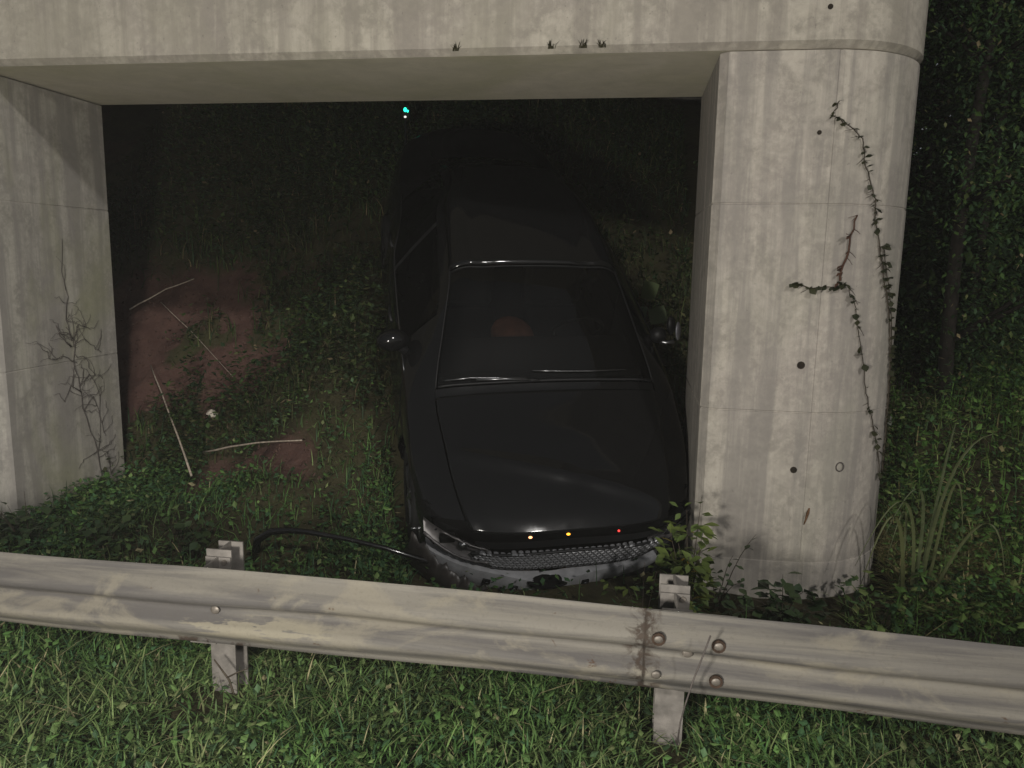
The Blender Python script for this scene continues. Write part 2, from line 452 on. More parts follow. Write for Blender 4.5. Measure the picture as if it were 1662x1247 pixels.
for i in range(16):
    a = 2 * math.pi * i / 16; b = 2 * math.pi * (i + 1) / 16
    m.tube([(1.902 + .022 * math.cos(a), .047 + .006 * math.cos(a), .963 + .026 * math.sin(a)), (1.902 + .022 * math.cos(b), .047 + .006 * math.cos(b), .963 + .026 * math.sin(b))], .004, 5)
m.build('formwork_ring', M_twig, col_r)
# rusty reinforcement end poking out by the seam
m = MB(); m.tube([(1.745, .006, .72), (1.735, -.008, .695), (1.728, -.010, .66), (1.722, .006, .62)], [.004, .009, .006, .003], 5)
m.build('rust_patch', M_ruststain, col_r)

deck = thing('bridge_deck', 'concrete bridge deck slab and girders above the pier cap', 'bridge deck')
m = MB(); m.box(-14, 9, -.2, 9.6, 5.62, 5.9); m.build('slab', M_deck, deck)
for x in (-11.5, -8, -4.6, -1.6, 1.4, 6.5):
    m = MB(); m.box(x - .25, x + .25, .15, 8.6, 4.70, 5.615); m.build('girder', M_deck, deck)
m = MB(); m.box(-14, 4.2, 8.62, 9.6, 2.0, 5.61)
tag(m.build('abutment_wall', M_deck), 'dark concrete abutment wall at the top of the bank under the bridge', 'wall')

# ------------------------------------------------------------------ guardrail
guard = thing('guardrail', 'weathered dented steel guardrail with rust streaks crossing in front of the car', 'guardrail')
RZ0, RYF = .565, -1.85
prof = [(0, .0), (.0, .012), (.014, .03), (.058, .062), (.078, .083), (.080, .100), (.066, .118), (.024, .140), (.018, .156), (.024, .172), (.066, .194), (.080, .212), (.078, .229), (.058, .250), (.014, .282), (.0, .30), (0, .312)]
def railmesh(x0, x1, off, seed, flare=0):
    P = []; xs = np.linspace(x0, x1, max(2, int((x1 - x0) / .05)))
    for x in xs:
        row = []
        for (d, z) in prof:
            w = .006 * math.sin(x * 2.1 + seed + z * 9) + .004 * math.sin(x * 5.3 + z * 21 + seed)
            e = 0
            if flare and x < x0 + .18: e = flare * (1 - (x - x0) / .18) * max(0, (.10 - z) / .10)
            row.append((x, RYF + .055 - d * .95 - off + w - e * .5 - .02 * max(0, x - 1.0), RZ0 + z + .003 * math.sin(x * 1.3 + seed) + e * .6 - .014 * max(0, x + .3)))
        P.append(row)
    return MB().grid(P)
r1 = railmesh(-7, 1.10, 0, 0).build('rail_panel', M_rail, guard, 180); solid(r1, .004, 0)
r2 = railmesh(.776, 7, .007, 0.02, .035).build('rail_panel', M_rail, guard, 180); solid(r2, .004, 0)
def bolt(x, z, par, rusty, d=.075, r=.016):
    y = RYF + .055 - d - .012
    if rusty:
        m = MB(); m.tube([(x, y + .012, z), (x, y + .002, z)], r * 1.5, 12); m.build('rust_stain', M_rust, par)
    m = MB(); m.ball((x, y + .004, z), r * 1.1, .006, r * .95, 12, 6); m.build('bolt', M_bolt, par, 180)
for (x, z, ru) in ((.823, .790, 1), (1.03, .783, 1), (.82, .655, 0), (1.028, .650, 1)): bolt(x, z, r2, ru, .084)
bolt(.93, .72, r2, 0, .030, .018)
bolt(-.889, .722, r1, 0, .030, .018)
for (x, yo) in ((-.996, 0), (.893, 0)):
    zg = float(terrain(x, -1.5)) - .25
    top = .875
    m = MB()
    m.box(x - .056, x + .056, -1.505, -1.497, zg, top); m.box(x - .004, x + .004, -1.595, -1.5055, zg, top); m.box(x - .056, x + .056, -1.603, -1.5955, zg, top)
    po = m.build('post', M_post, guard)
    m = MB()
    m.box(x - .056, x + .056, -1.613, -1.605, .53, top - .03); m.box(x - .004, x + .004, -1.745, -1.6135, .53, top - .03); m.box(x - .056, x + .056, -1.753, -1.7455, .53, top - .03)
    m.build('blockout', M_post, guard)
    m = MB(); m.tube([(x + .03, -1.62, top - .05), (x + .03, -1.59, top - .05)], .012, 8); m.build('bolt', M_bolt, po)
for x in (-2.9, 2.79):
    m = MB(); zg = float(terrain(x, -1.5)) - .25
    m.box(x - .056, x + .056, -1.505, -1.497, zg, .87); m.box(x - .004, x + .004, -1.595, -1.5055, zg, .87); m.box(x - .056, x + .056, -1.603, -1.5955, zg, .87)
    m.build('post', M_post, guard)
    m = MB(); m.box(x - .05, x + .05, -1.753, -1.605, .53, .86); m.build('blockout', M_post, guard)

# ------------------------------------------------------------------ car
car = thing('crashed_car', 'black car nose down on the bank under the bridge with torn front bumper', 'car')
CP = Vector((.3648, -.0066, -.254)); CR = Matrix(((.92554, -.31521, .2098), (.37848, .75327, -.53791), (.01152, .57726, .81648)))
_pv = CP + CR @ Vector((0, .55, .6))          # pose: turned a little about the middle of the hood
car.matrix_world = Matrix.Translation(_pv) @ Matrix.Rotation(math.radians(-0.8), 4, 'Z') @ Matrix.Translation(-_pv) @ Matrix.Translation(CP) @ CR.to_4x4()
ST = np.array([0.06, .20, .45, .80, 1.24, 1.30, 1.66, 2.03, 2.70, 3.30, 4.05, 4.18, 4.70, 4.86])
TB = np.array([  # rocker u,w | max u,w | shoulder u,w | edge u,w | mid u,w | centre w
 [.74,.22,.80,.48,.78,.62,.60,.70,.35,.730,.74], [.78,.21,.86,.50,.83,.66,.64,.755,.36,.785,.795], [.82,.20,.90,.53,.87,.71,.68,.81,.37,.845,.855],
 [.84,.20,.92,.57,.90,.78,.71,.87,.38,.905,.915], [.85,.20,.925,.61,.905,.86,.735,.955,.40,.985,.992], [.85,.20,.925,.61,.905,.88,.73,.985,.40,1.012,1.02],
 [.85,.20,.925,.62,.91,.915,.655,1.18,.365,1.225,1.235], [.85,.20,.925,.62,.91,.93,.58,1.350,.33,1.400,1.410], [.85,.20,.925,.63,.895,.945,.535,1.43,.31,1.475,1.485],
 [.85,.20,.89,.63,.80,.950,.42,1.375,.25,1.425,1.44], [.81,.22,.85,.63,.74,.955,.42,1.075,.25,1.10,1.11], [.81,.23,.84,.63,.73,.945,.46,1.05,.27,1.075,1.085],
 [.72,.30,.76,.60,.66,.91,.44,1.02,.26,1.045,1.055], [.66,.35,.70,.55,.62,.84,.42,.95,.25,.98,.985]])
def pchip(x, y, q):
    h = np.diff(x); d = np.diff(y) / h; m = np.zeros_like(y)
    for i in range(1, len(x) - 1):
        if d[i - 1] * d[i] > 0:
            w1 = 2 * h[i] + h[i - 1]; w2 = h[i] + 2 * h[i - 1]; m[i] = (w1 + w2) / (w1 / d[i - 1] + w2 / d[i])
    m[0], m[-1] = d[0], d[-1]
    i = min(max(np.searchsorted(x, q) - 1, 0), len(h) - 1); t = (q - x[i]) / h[i]
    return (2*t**3-3*t*t+1)*y[i] + (t**3-2*t*t+t)*h[i]*m[i] + (-2*t**3+3*t*t)*y[i+1] + (t**3-t*t)*h[i]*m[i+1]
_cache = {}
def section(v):
    key = round(v, 5)
    if key not in _cache:
        a = [pchip(ST, TB[:, i], v) for i in range(11)]
        _cache[key] = [(0, a[1] - .01), (a[0], a[1]), (a[2], a[3]), (a[4], a[5]), (a[6], a[7]), (a[8], a[9]), (0, a[10])]
    return _cache[key]
def front(y): return y if y > 1.3 else 1.3 - (1.3 - y) * .87
def sweep(u, v):
    s = (.10 + .36 * (abs(u) / .9) ** 3.4) * max(0, 1 - v / 1.25) ** 1.3
    r = -.22 * (abs(u) / .9) ** 2.3 * max(0, (v - 3.9) / .96)
    return s + r
def surf(v, q, off=0.0):
    sgn = 1
    if q > 6: q = 12 - q; sgn = -1
    P = section(v); i = min(int(q), 5); t = q - i
    p0, p1, p2, p3 = P[max(i - 1, 0)], P[i], P[i + 1], (P[i + 2] if i + 2 <= 6 else (-P[5][0], P[5][1]))
    def cr(a, b, c_, d):
        m1 = (c_ - a) * .5; m2 = (d - b) * .5
        if i in (2, 3) : m1 *= .6; m2 *= .6
        return (2*t**3-3*t*t+1)*b + (t**3-2*t*t+t)*m1 + (-2*t**3+3*t*t)*c_ + (t**3-t*t)*m2
    if i in (0,): u = p1[0] + (p2[0] - p1[0]) * t; w = p1[1] + (p2[1] - p1[1]) * t
    else: u = cr(p0[0], p1[0], p2[0], p3[0]); w = cr(p0[1], p1[1], p2[1], p3[1])
    return Vector((sgn * u, front(v + sweep(u, v)), w + off))
def panel(v0, v1, nv, q0, q1, nq, off=0.0, skip=None):
    P = [[surf(v0 + (v1 - v0) * i / nv, q0 + (q1 - q0) * j / nq, off) for j in range(nq + 1)] for i in range(nv + 1)]
    m = MB().grid(P)
    if skip: m.f = [f for f in m.f if not skip(sum((Vector(m.v[i]) for i in f), Vector()) / 4)]
    return m
WH = [(-.80, 1.0), (.80, 1.0), (-.80, 3.72), (.80, 3.72)]
def arch(c_):
    for (u, v) in WH:
        if (c_.y - v) ** 2 + (c_.z - .33) ** 2 < .375 ** 2 and abs(c_.x) > .6: return True
    return False
# body: lower sides all along, wing tops, pillars and quarters
body = MB()
for a, b in ((0, 3), (9, 12)):
    m = panel(.07, 4.84, 130, a, b, 22, 0, arch); body.add(m.v, m.f)
for a, b in ((3, 3.975), (8.025, 9)):
    for v0, v1, n in ((.16, 1.24, 24), (1.24, 1.78, 14), (3.55, 4.84, 30)):
        m = panel(v0, v1, n, a, b, 8); body.add(m.v, m.f)
for a, b in ((3.78, 3.985), (8.015, 8.22)):
    m = panel(1.78, 3.55, 30, a, b, 4); body.add(m.v, m.f)
m = panel(1.24, 1.30, 3, 4, 8, 16, -.008); body.add(m.v, m.f)
b_ = body.build('body', M_paint, car, 50)
hood = panel(.09, 1.235, 60, 4.02, 7.98, 40)
# buckled hood: a diagonal crease and dents
def dent(p):
    x, y, z = p
    l = (y - .62) + .30 * (x - .1)
    z += .018 * math.exp(-(l / .05) ** 2) * (1 - .5 * abs(x)) - .006 * math.exp(-((x + .25) / .3) ** 2) * math.exp(-((y - .38) / .2) ** 2)
    z -= .012 * math.exp(-((x - .08) / .06) ** 2 - ((y - .62) / .06) ** 2)
    return (x, y, z)
hood.v = [dent(p) for p in hood.v]
ho = hood.build('hood', M_paint, car, 180); solid(ho, .012)
ws = panel(1.32, 2.015, 24, 4.05, 7.95, 24, -.006).build('windscreen', M_glass, car, 180)
rf = panel(2.035, 3.30, 30, 4.0, 8.0, 28).build('roof', M_paint, car, 180); solid(rf, .02)
panel(3.32, 4.03, 14, 4.06, 7.94, 20, -.004).build('rear_window', M_glass, car, 180)
panel(4.07, 4.85, 16, 4.0, 8.0, 24).build('trunk_lid', M_paint, car, 180)
for a, b in ((3.06, 3.76), (8.24, 8.94)):
    panel(1.80, 2.58, 12, a, b, 6, -.002).build('side_window', M_glass, car, 180)
    panel(2.64, 3.50, 12, a, b, 6, -.002).build('side_window', M_glass, car, 180)
    m = panel(2.585, 2.635, 2, a - .05, b + .02, 6); m.build('door_pillar', M_black, car, 60)
# trims: bright line along windscreen top, roof rail lines, A pillar line
tr = MB()
tr.tube([surf(2.022, 4.03 + 3.94 * i / 24, .004) for i in range(25)], .0045, 6)
wst = tr.build('windscreen_trim', M_black, car, 180)
for q in (4.0, 8.0):
    m = MB(); m.tube([surf(1.30 + 2.3 * i / 30, q, .004) for i in range(31)], .005, 6)
    m.build('roof_trim', M_black if q > 6 else M_black, car, 180)
m = MB(); m.tube([surf(1.305, 4.05 + 3.9 * i / 24, .006) for i in range(25)], .008, 6); m.build('cowl_strip', M_black, car, 180)
for a, b in ((3.03, 0), (8.97, 0)):
    m = MB(); m.tube([surf(1.55 + 2.1 * i / 24, a, .004) for i in range(25)], .005, 6); m.build('belt_trim', M_chrome if a > 6 else M_black, car, 180)
# wipers
def wiper(pts, r=.007):
    m = MB(); m.tube([Vector(p) for p in pts], r, 6); return m.build('wiper', M_chrome, car, 180)
wp = lambda v, q, o=.014: surf(v, q, o)
wiper([wp(1.33, 7.80), wp(1.335, 7.3), wp(1.325, 6.8), wp(1.315, 6.4), wp(1.30, 6.15)], .006)
wiper([wp(1.36, 6.25), wp(1.352, 5.8), wp(1.35, 5.3), wp(1.36, 4.6)], .005)
m = MB(); m.tube([wp(1.318, 7.2, .02), wp(1.31, 6.7, .024), wp(1.302, 6.3, .02)], .009, 6); m.build('wiper_arm', M_chrome, car, 180)
# interior
m = MB(); m.box(-.72, .72, 1.42, 1.85, .72, .96); bevel(m.build('dashboard', M_dash, car), .05, 3)
m = MB(); m.ball((-.08, 2.02, .80), .16, .20, .07, 16, 10); m.build('glow_disc', M_cabinglow, car, 180)  # added brown disc imitating a soft glow behind the glass
m = MB(); m.box(-.82, .82, 1.3, 4.1, .25, .34); m.build('cabin_floor', M_void, car)
for u in (-.36, .36):
    m = MB(); m.box(u - .25, u + .25, 2.05, 2.55, .50, .66); st = m.build('seat', M_dash, car); bevel(st, .06, 3)
    Mx = Matrix.Translation((u, 2.6, .62)) @ Matrix.Rotation(math.radians(-18), 4, 'X')
    m = MB(); m.box(-.24, .24, -.07, .07, 0, .56, Mx); bevel(m.build('backrest', M_dash, st), .06, 3)
    m = MB(); m.box(-.13, .13, -.05, .05, .58, .76, Mx); bevel(m.build('headrest', M_cabinglow if u < 0 else M_dash, st), .04, 3)
m = MB()
for i in range(20):
    a, b = 2 * math.pi * i / 20, 2 * math.pi * (i + 1) / 20
    f = lambda t: (.37 + .18 * math.cos(t), 1.92 - .07 * math.sin(t), .93 + .16 * math.sin(t))
    m.tube([f(a), f(b)], .014, 6, False)
m.build('steering_wheel', M_dash, car, 180)
# engine bay dark backing and torn front
m = MB(); m.grid([[Vector((u, .30 + sweep(u, .1), w)) for w in np.linspace(.12, .70, 6)] for u in np.linspace(-.86, .86, 30)]); m.build('radiator_backing', M_void, car, 180)
m = MB(); m.box(-.80, .80, .5, 1.3, .2, .6); m.build('engine_block', M_void, car)
def nose(u, w, d=0.0): return Vector((u, front(.03 + sweep(u, .05)) + d, w))
# slatted upper lip under hood edge
m = MB(); m.grid([[nose(u, w, .02) for w in np.linspace(.655 - .05 * (abs(u) / .6) ** 2, .725 - .06 * (abs(u) / .6) ** 2, 4)] for u in np.linspace(-.58, .60, 30)]); m.build('grille_surround', M_black, car, 180)
# honeycomb grille
gr = MB()
GU, pitch = .60, .040
def gtop(u): return .655 - .06 * (abs(u) / GU) ** 2
def gbot(u): return gtop(u) - .155 * math.sqrt(max(0, 1 - (abs(u) / GU) ** 2.6))
rowh = pitch * .62
for r in range(-1, 9):
    for cidx in range(-18, 19):
        u0 = (cidx + (.5 if r % 2 else 0)) * pitch; w0 = .655 - .02 - r * rowh
        if abs(u0) > GU - .02 or w0 > gtop(u0) + .004 or w0 < gbot(u0) - .004: continue
        hexo = [(u0 + pitch * .54 * math.cos(math.radians(60 * i_ + 30)), w0 + pitch * .42 * math.sin(math.radians(60 * i_ + 30))) for i_ in range(6)]
        hexi = [(u0 + pitch * .38 * math.cos(math.radians(60 * i_ + 30)), w0 + pitch * .28 * math.sin(math.radians(60 * i_ + 30))) for i_ in range(6)]
        vs = [nose(u, w, -.022) for u, w in hexo] + [nose(u, w, -.030) for u, w in hexi] + [nose(u, w, .005) for u, w in hexi]
        gr.add(vs, [(i_, (i_ + 1) % 6, 6 + (i_ + 1) % 6, 6 + i_) for i_ in range(6)] + [(6 + i_, 6 + (i_ + 1) % 6, 12 + (i_ + 1) % 6, 12 + i_) for i_ in range(6)])
gro = gr.build('grille', M_grille, car)
fr = MB(); us = np.linspace(-GU, GU, 50)
loop = [nose(u, gtop(u), -.02) for u in us] + [nose(u, gbot(u), -.02) for u in us[::-1]]
fr.tube(loop + [loop[0]], .009, 6, False); fr.build('grille_frame', M_black, gro, 180)
# exposed bumper absorber
bm = MB(); P = []
for u in np.linspace(-.84, .66, 46):
    t = (u + .84) / 1.5
    wt = .465 - .035 * math.exp(-((u + .12) / .22) ** 2) - .02 * (u > 0) * u
    wb = wt - (.19 - .11 * max(0, (u + .05)) / .7 - .025 * (u < -.6)) + (.008 * math.sin(u * 57) + .006 * math.sin(u * 131)) * (u > -.05)
    sh = .05 * math.exp(-((u + .12) / .25) ** 2)
    P.append([nose(u, wt, .045 - sh), nose(u, wt, -.035 - sh), nose(u, wt * .75 + wb * .25, -.05 - sh), nose(u, wt * .3 + wb * .7, -.05 - sh), nose(u, wb, -.03 - sh), nose(u, wb, .04 - sh)])
bm.grid(P); bo = bm.build('bumper_absorber', M_beam, car, 40)
for (u, w) in ((-.50, .39), (-.34, .37), (.10, .385)):
    q = nose(u, w, -.052 - .05 * math.exp(-((u + .12) / .25) ** 2))
    m = MB(); m.box(q.x - .022, q.x + .022, q.y - .008, q.y + .01, q.z - .024, q.z + .024); m.build('bolt_hole', M_void, bo)
    m = MB(); m.ball((q.x, q.y - .01, q.z), .012, .008, .012, 8, 5); m.build('bolt', M_chrome, bo, 180)
m = MB(); m.ball(nose(-.14, .425, -.075), .13, .05, .020, 14, 8, Matrix.Rotation(.06, 3, 'Y')); m.v = [(x, y, z + .008 * math.sin(x * 60)) for x, y, z in m.v]; m.build('lower_duct', M_void, car, 180)
# hanging torn bumper cover at the car's right corner (left in view)
P = []
for i, u in enumerate(np.linspace(-.98, -.52, 22)):
    jag = .028 * math.sin(i * 2.3) + .018 * math.sin(i * 5.1)
    row = []
    for j, w in enumerate(np.linspace(0, 1, 7)):
        top = .52 - .18 * (u + .98) / .46 + jag; bot = .20 - .02 * (u + .98) / .46
        ww = bot + (top - bot) * w
        row.append(nose(u * (1 - .06 * w), ww, -.075 - .05 * math.sin(w * math.pi) + .08 * max(0, -.8 - u) * 3))
    P.append(row)
m = MB().grid(P); tc = m.build('torn_bumper_cover', M_torn, car, 60); solid(tc, .006, 0)
m = MB(); m.tube([Vector(r[0]) + Vector((0, -.004, 0)) for r in P], [.006 + .003 * math.sin(i * 1.7) for i in range(len(P))], 6); m.build('cover_edge', M_chrome, tc, 180)
# rag of black plastic hanging at the middle and right
P = []
for i, u in enumerate(np.linspace(-.56, .86, 60)):
    top = .36 + .06 * max(0, u) ; bot = .16 + .03 * math.sin(i * 1.9) + .02 * math.sin(i * 4.3)
    P.append([nose(u, top, -.01), nose(u, (top + bot) / 2, -.045), nose(u, bot, -.02)])
m = MB().grid(P); o = m.build('lower_bumper_shell', M_black, car, 60); solid(o, .006, 0)
P = []
for i, u in enumerate(np.linspace(.58, .93, 14)):
    P.append([nose(u, w, -.045 - .02 * math.sin(w * 8)) for w in np.linspace(.24, .56, 6)])
m = MB().grid(P); o = m.build('right_bumper_corner', M_black, car, 60); solid(o, .006, 0); o.name = 'bumper_corner'
# headlights
for sgn in (-1, 1):
    P = []; E1 = []; E2 = []
    for i in range(17):
        t = i / 16; u = sgn * (.50 + .36 * t); d = -.015
        top = .655 - .015 * t + .06 * t; bot = top - .105 - .035 * math.sin(t * math.pi)
        P.append([nose(u, top, d + .01), nose(u, top * .6 + bot * .4, d + .05), nose(u, top * .3 + bot * .7, d + .05), nose(u, bot, d - .005)])
        E1.append(nose(u, top + .004, d - .004)); E2.append(nose(u, bot - .004, d - .012))
    m = MB().grid(P); hl = m.build('headlight', M_lamp, car, 60)
    m = MB(); E1 = [p + Vector((0, random.uniform(-.004, .004), random.uniform(-.004, .004))) for p in E1]; m.tube(E1[:13], [.008 * random.uniform(.3, 1.1) for _ in E1[:13]], 6); m.tube(E2, [.010 * random.uniform(.4, 1.2) for _ in E2], 6); m.build('bezel', M_lamp if sgn < 0 else M_black, hl, 180)
    c0 = nose(sgn * .64, .60, .02); m = MB(); m.ball(c0, .035, .03, .03, 12, 8); m.build('reflector', M_chrome if sgn < 0 else M_black, hl, 180)
    m = MB(); q = nose(sgn * .73, .605, .01); m.box(q.x - .045, q.x + .045, q.y - .006, q.y + .03, q.z - .028, q.z + .028); m.build('lamp_socket', M_void, hl)
# bits of clip and bracket at the corner
m = MB(); q = nose(-.885, .60, -.03)
m.tube([q, q + Vector((-.05, .0, .005))], .007, 6); m.tube([q, q + Vector((.005, -.02, -.09))], .006, 6); m.ball(q, .014, .014, .014, 8, 6)
m.build('broken_bracket', M_chrome, car, 180)
# three glowing beads standing in for lamp reflections along the hood lip
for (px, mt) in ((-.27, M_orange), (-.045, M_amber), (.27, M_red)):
    q = Vector((px, front(.075 + sweep(px, .07)), .742 - .06 * (px / .6) ** 2)); m = MB(); m.ball(q, .012 if mt is not M_red else .008, .008, .006, 10, 6); m.build('lamp_reflection', mt, car, 180)
# dangling trim strip
strip = [(-1.486, -.35, .348), (-1.471, -.35, .423), (-1.383, -.35, .480), (-1.27, -.34, .492), (-1.151, -.33, .485), (-.923, -.31, .452), (-.698, -.28, .401), (-.549, -.24, .345), (-.402, -.18, .281), (-.30, -.12, .25)]
inv = car.matrix_world.inverted()
m = MB(); m.tube([inv @ Vector(p) for p in strip], [.026, .026, .023, .020, .017, .015, .015, .016, .016, .012], 8)
m.build('dangling_trim_strip', M_trim, car, 180)
# mirrors
m = MB(); m.ball((-.97, 1.72, 1.03), .11, .075, .075, 16, 10, Matrix.Rotation(.15, 3, 'Z')); mo = m.build('door_mirror', M_paint, car, 180)
m = MB(); m.tube([(-.88, 1.70, .95), (-.95, 1.72, 1.0)], .03, 8); m.build('mirror_arm', M_black, mo, 180)
m = MB(); m.ball((.965, 1.66, .97), .06, .055, .06, 14, 9); mo = m.shift(-.06, .08, .05).build('door_mirror', M_black, car, 180); mo['label'] = 'smashed door mirror hanging open'
m = MB(); m.tube([(.90, 1.68, .93), (1.02, 1.62, .93), (1.07, 1.60, .96)], .018, 8); m.shift(-.06, .08, .05).build('mirror_arm', M_chrome, mo, 180)
Mx = Matrix.Rotation(math.radians(55), 3, 'Z') @ Matrix.Rotation(math.radians(-20), 3, 'X')
m = MB(); m.ball((1.09, 1.63, 1.03), .052, .014, .072, 18, 8, Mx); m.shift(-.06, .08, .05).build('mirror_glass', M_mirrorglass, mo, 180)
m = MB(); m.ball((1.05, 1.68, 1.04), .05, .03, .075, 14, 8, Mx); m.shift(-.06, .08, .05).build('mirror_shell', M_black, mo, 180)
# door shut lines and handles
for sgn in (-1, 1):
    for v in (2.2, 3.1):
        q = surf(v, 2.75 if sgn > 0 else 9.25); m = MB(); m.tube([q + Vector((sgn * .02, -.09, 0)), q + Vector((sgn * .03, 0, 0)), q + Vector((sgn * .02, .09, 0))], .012, 6); m.build('door_handle', M_black, car, 180)
    for v in (1.5, 2.6, 3.55):
        m = MB(); m.tube([surf(v, (q if sgn > 0 else 12 - q), 0) for q in np.linspace(1.1, 3, 12)], .004, 4); m.build('door_gap', M_void, car)
# wheels
for (u, v) in WH:
    sg = 1 if u > 0 else -1
    m = MB(); n = 40
    prof_w = [(.20, -.10), (.30, -.105), (.325, -.09), (.332, 0), (.325, .09), (.30, .105), (.20, .10)]
    P = [[(u + x, v + r * math.cos(2 * math.pi * i / n), .33 + r * math.sin(2 * math.pi * i / n)) for (r, x) in prof_w] for i in range(n + 1)]
    w = thing('wheel', 'w', 'w'); del w['label'], w['category']; w.parent = car
    m.grid(P).build('tyre', M_rubber, w, 60)
    m = MB()
    for i in range(5):
        a = 2 * math.pi * i / 5
        for da in (-.12, .12):
            m.tube([(u + sg * .09, v + .04 * math.cos(a), .33 + .04 * math.sin(a)), (u + sg * .085, v + .205 * math.cos(a + da), .33 + .205 * math.sin(a + da))], .018, 6)
    m.tube([(u - sg * .02, v, .33), (u + sg * .10, v, .33)], .05, 12)
    P = [[(u + x, v + r * math.cos(2 * math.pi * i / n), .33 + r * math.sin(2 * math.pi * i / n)) for (r, x) in ((.215, -.09), (.20, -.07), (.20, .08), (.217, .095))] for i in range(n + 1)]
    m.grid(P); m.build('rim', M_rim, w, 40)

# ------------------------------------------------------------------ vegetation: ground cover
def blades(P, h, w, az, lean, tint):
    n = len(P); d = np.stack([np.cos(az), np.sin(az), np.zeros(n)], 1); sd = np.stack([-np.sin(az), np.cos(az), np.zeros(n)], 1); up = np.array([0, 0, 1.])
    V = np.zeros((n, 7, 3)); lv = [(0, 1.0), (.4, .9), (.75, .6)]
    for i, (t, ww) in enumerate(lv):
        c_ = P + d * (lean * h * t * t)[:, None] + up * (h * (t - .35 * np.minimum(lean, 1.3) * t * t))[:, None]
        V[:, 2 * i] = c_ - sd * (w * ww * .5)[:, None]; V[:, 2 * i + 1] = c_ + sd * (w * ww * .5)[:, None]
    V[:, 6] = P + d * (lean * h)[:, None] + up * (h * (1 - .35 * np.minimum(lean, 1.3)))[:, None]
    b = (np.arange(n) * 7)[:, None]
    F4 = np.concatenate([b + np.array([[0, 1, 3, 2]]), b + np.array([[2, 3, 5, 4]])]); F3 = b + np.array([[4, 5, 6]])
    return V.reshape(-1, 3), F4, F3, np.repeat(tint, 7, 0)
def leaves(P, s, nrm_tilt, az, tint):
    n = len(P)
    f = np.stack([np.cos(az) * np.cos(nrm_tilt), np.sin(az) * np.cos(nrm_tilt), np.sin(nrm_tilt)], 1)
    sd = np.stack([-np.sin(az), np.cos(az), rng.normal(0, .3, n)], 1)
    upv = np.cross(f, sd)
    V = np.zeros((n, 6, 3))
    V[:, 0] = P; V[:, 1] = P + f * (s * .42)[:, None] + sd * (s * .30)[:, None] - upv * (s * .08)[:, None]; V[:, 2] = P + f * (s * .45)[:, None]
    V[:, 3] = P + f * (s * .42)[:, None] - sd * (s * .30)[:, None] - upv * (s * .08)[:, None]; V[:, 4] = P + f * s[:, None] - np.array([0, 0, 1]) * (s * .15)[:, None]
    V[:, 5] = P + f * (s * .72)[:, None]
    b = (np.arange(n) * 6)[:, None]
    F3 = np.concatenate([b + np.array([q]) for q in ([0, 1, 2], [1, 4, 2], [0, 2, 3], [2, 4, 3])])
    return V.reshape(-1, 3), np.zeros((0, 4), int), F3, np.repeat(tint, 6, 0)
def merge(parts):
    off = 0; V, A, B, C = [], [], [], []
    for v, f4, f3, t in parts:
        V.append(v); A.append(f4 + off); B.append(f3 + off); C.append(t); off += len(v)
    return np.concatenate(V), [f for f in (np.concatenate(A), np.concatenate(B)) if len(f)], np.concatenate(C)
GREEN = np.array([[.050, .090, .026], [.070, .115, .034], [.105, .14, .048], [.040, .075, .034], [.12, .13, .055], [.24, .19, .11]])
def tints(n, wts, jit=.25):
    k_ = rng.choice(len(GREEN), n, p=np.array(wts) / sum(wts))
    return GREEN[k_] * (1 + rng.normal(0, jit, (n, 1))).clip(.4, 1.8)
def inside_solid(x, y):
    rc = (x > XR - .03) & (x < XO + .03) & (y > -.03) & (y < T + .03)
    lc = (x > XL - 1.25) & (x < XL + .03) & (y > -.03) & (y < T + .03)
    cc = (x > -1.05) & (x < 1.2) & (y > .25 + .15 * np.abs(x)) & (y < 4.6) & (x + .42 * (y - .3) > -.80) & (x + .42 * (y - .3) < 1.05)
    nc = (y > -.50) & (y < .6) & (x > -.62 + .1 * (y + .5)) & (x < 1.02)
    pc = (np.minimum(np.abs(x + .996), np.abs(x - .893)) < .11) & (y > -2.05) & (y < -1.45) & (rng.random(len(x)) < .8)
    return rc | lc | cc | pc | (nc & (rng.random(len(x)) < .93))
def scatter(n, x0, x1, y0, y1, dens=None):
    x = rng.uniform(x0, x1, n); y = rng.uniform(y0, y1, n)
    ok = ~inside_solid(x, y)
    p = np.ones(n) if dens is None else dens(x, y)
    ok &= rng.random(n) < p
    x, y = x[ok], y[ok]; return np.stack([x, y, terrain(x, y) - .005], 1)
def field(name, specs, mul=(1, 1, 1)):
    parts = []
    for kind, n, box, dens, h, w, wts, lean in specs:
        P = scatter(n, *box, dens); m_ = len(P); az = rng.uniform(0, 2 * math.pi, m_)
        if kind == 'b':
            hh = rng.uniform(h[0], h[1], m_) * (.55 + .9 * fbm(P[:, 0], P[:, 1], 2.2)); parts.append(blades(P, hh, rng.uniform(w[0], w[1], m_), az, np.abs(rng.normal(lean, .35, m_)), tints(m_, wts)))
        else:
            P[:, 2] += rng.uniform(h[0], h[1], m_); parts.append(leaves(P, rng.uniform(w[0], w[1], m_), rng.normal(lean, .4, m_), az, tints(m_, wts)))
    V, F, C = merge(parts); C = C * np.array(mul); vn = (.62 + .76 * fbm(V[:, 0], V[:, 1], 2.6))[:, None]; dry = sstep(.52, .68, fbm(V[:, 0] + 31, V[:, 1] + 5, 1.7))[:, None] * .2; C = C * vn; C = C * (1 - dry) + (C.mean(1, keepdims=True) * np.array([1.35, 1.15, .7])) * dry
    o = link(name, np_mesh(name, V, F, C, M_veg)); o['kind'] = 'stuff'; return o
patch = lambda x, y: .35 + .65 * sstep(.30, .52, fbm(x + 3, y + 7, 1.6))
bare = lambda x, y: (1 - claymask(x, y)) ** 1.5 * (.25 + .75 * sstep(.35, .55, fbm(x, y + 4, 1.4)))
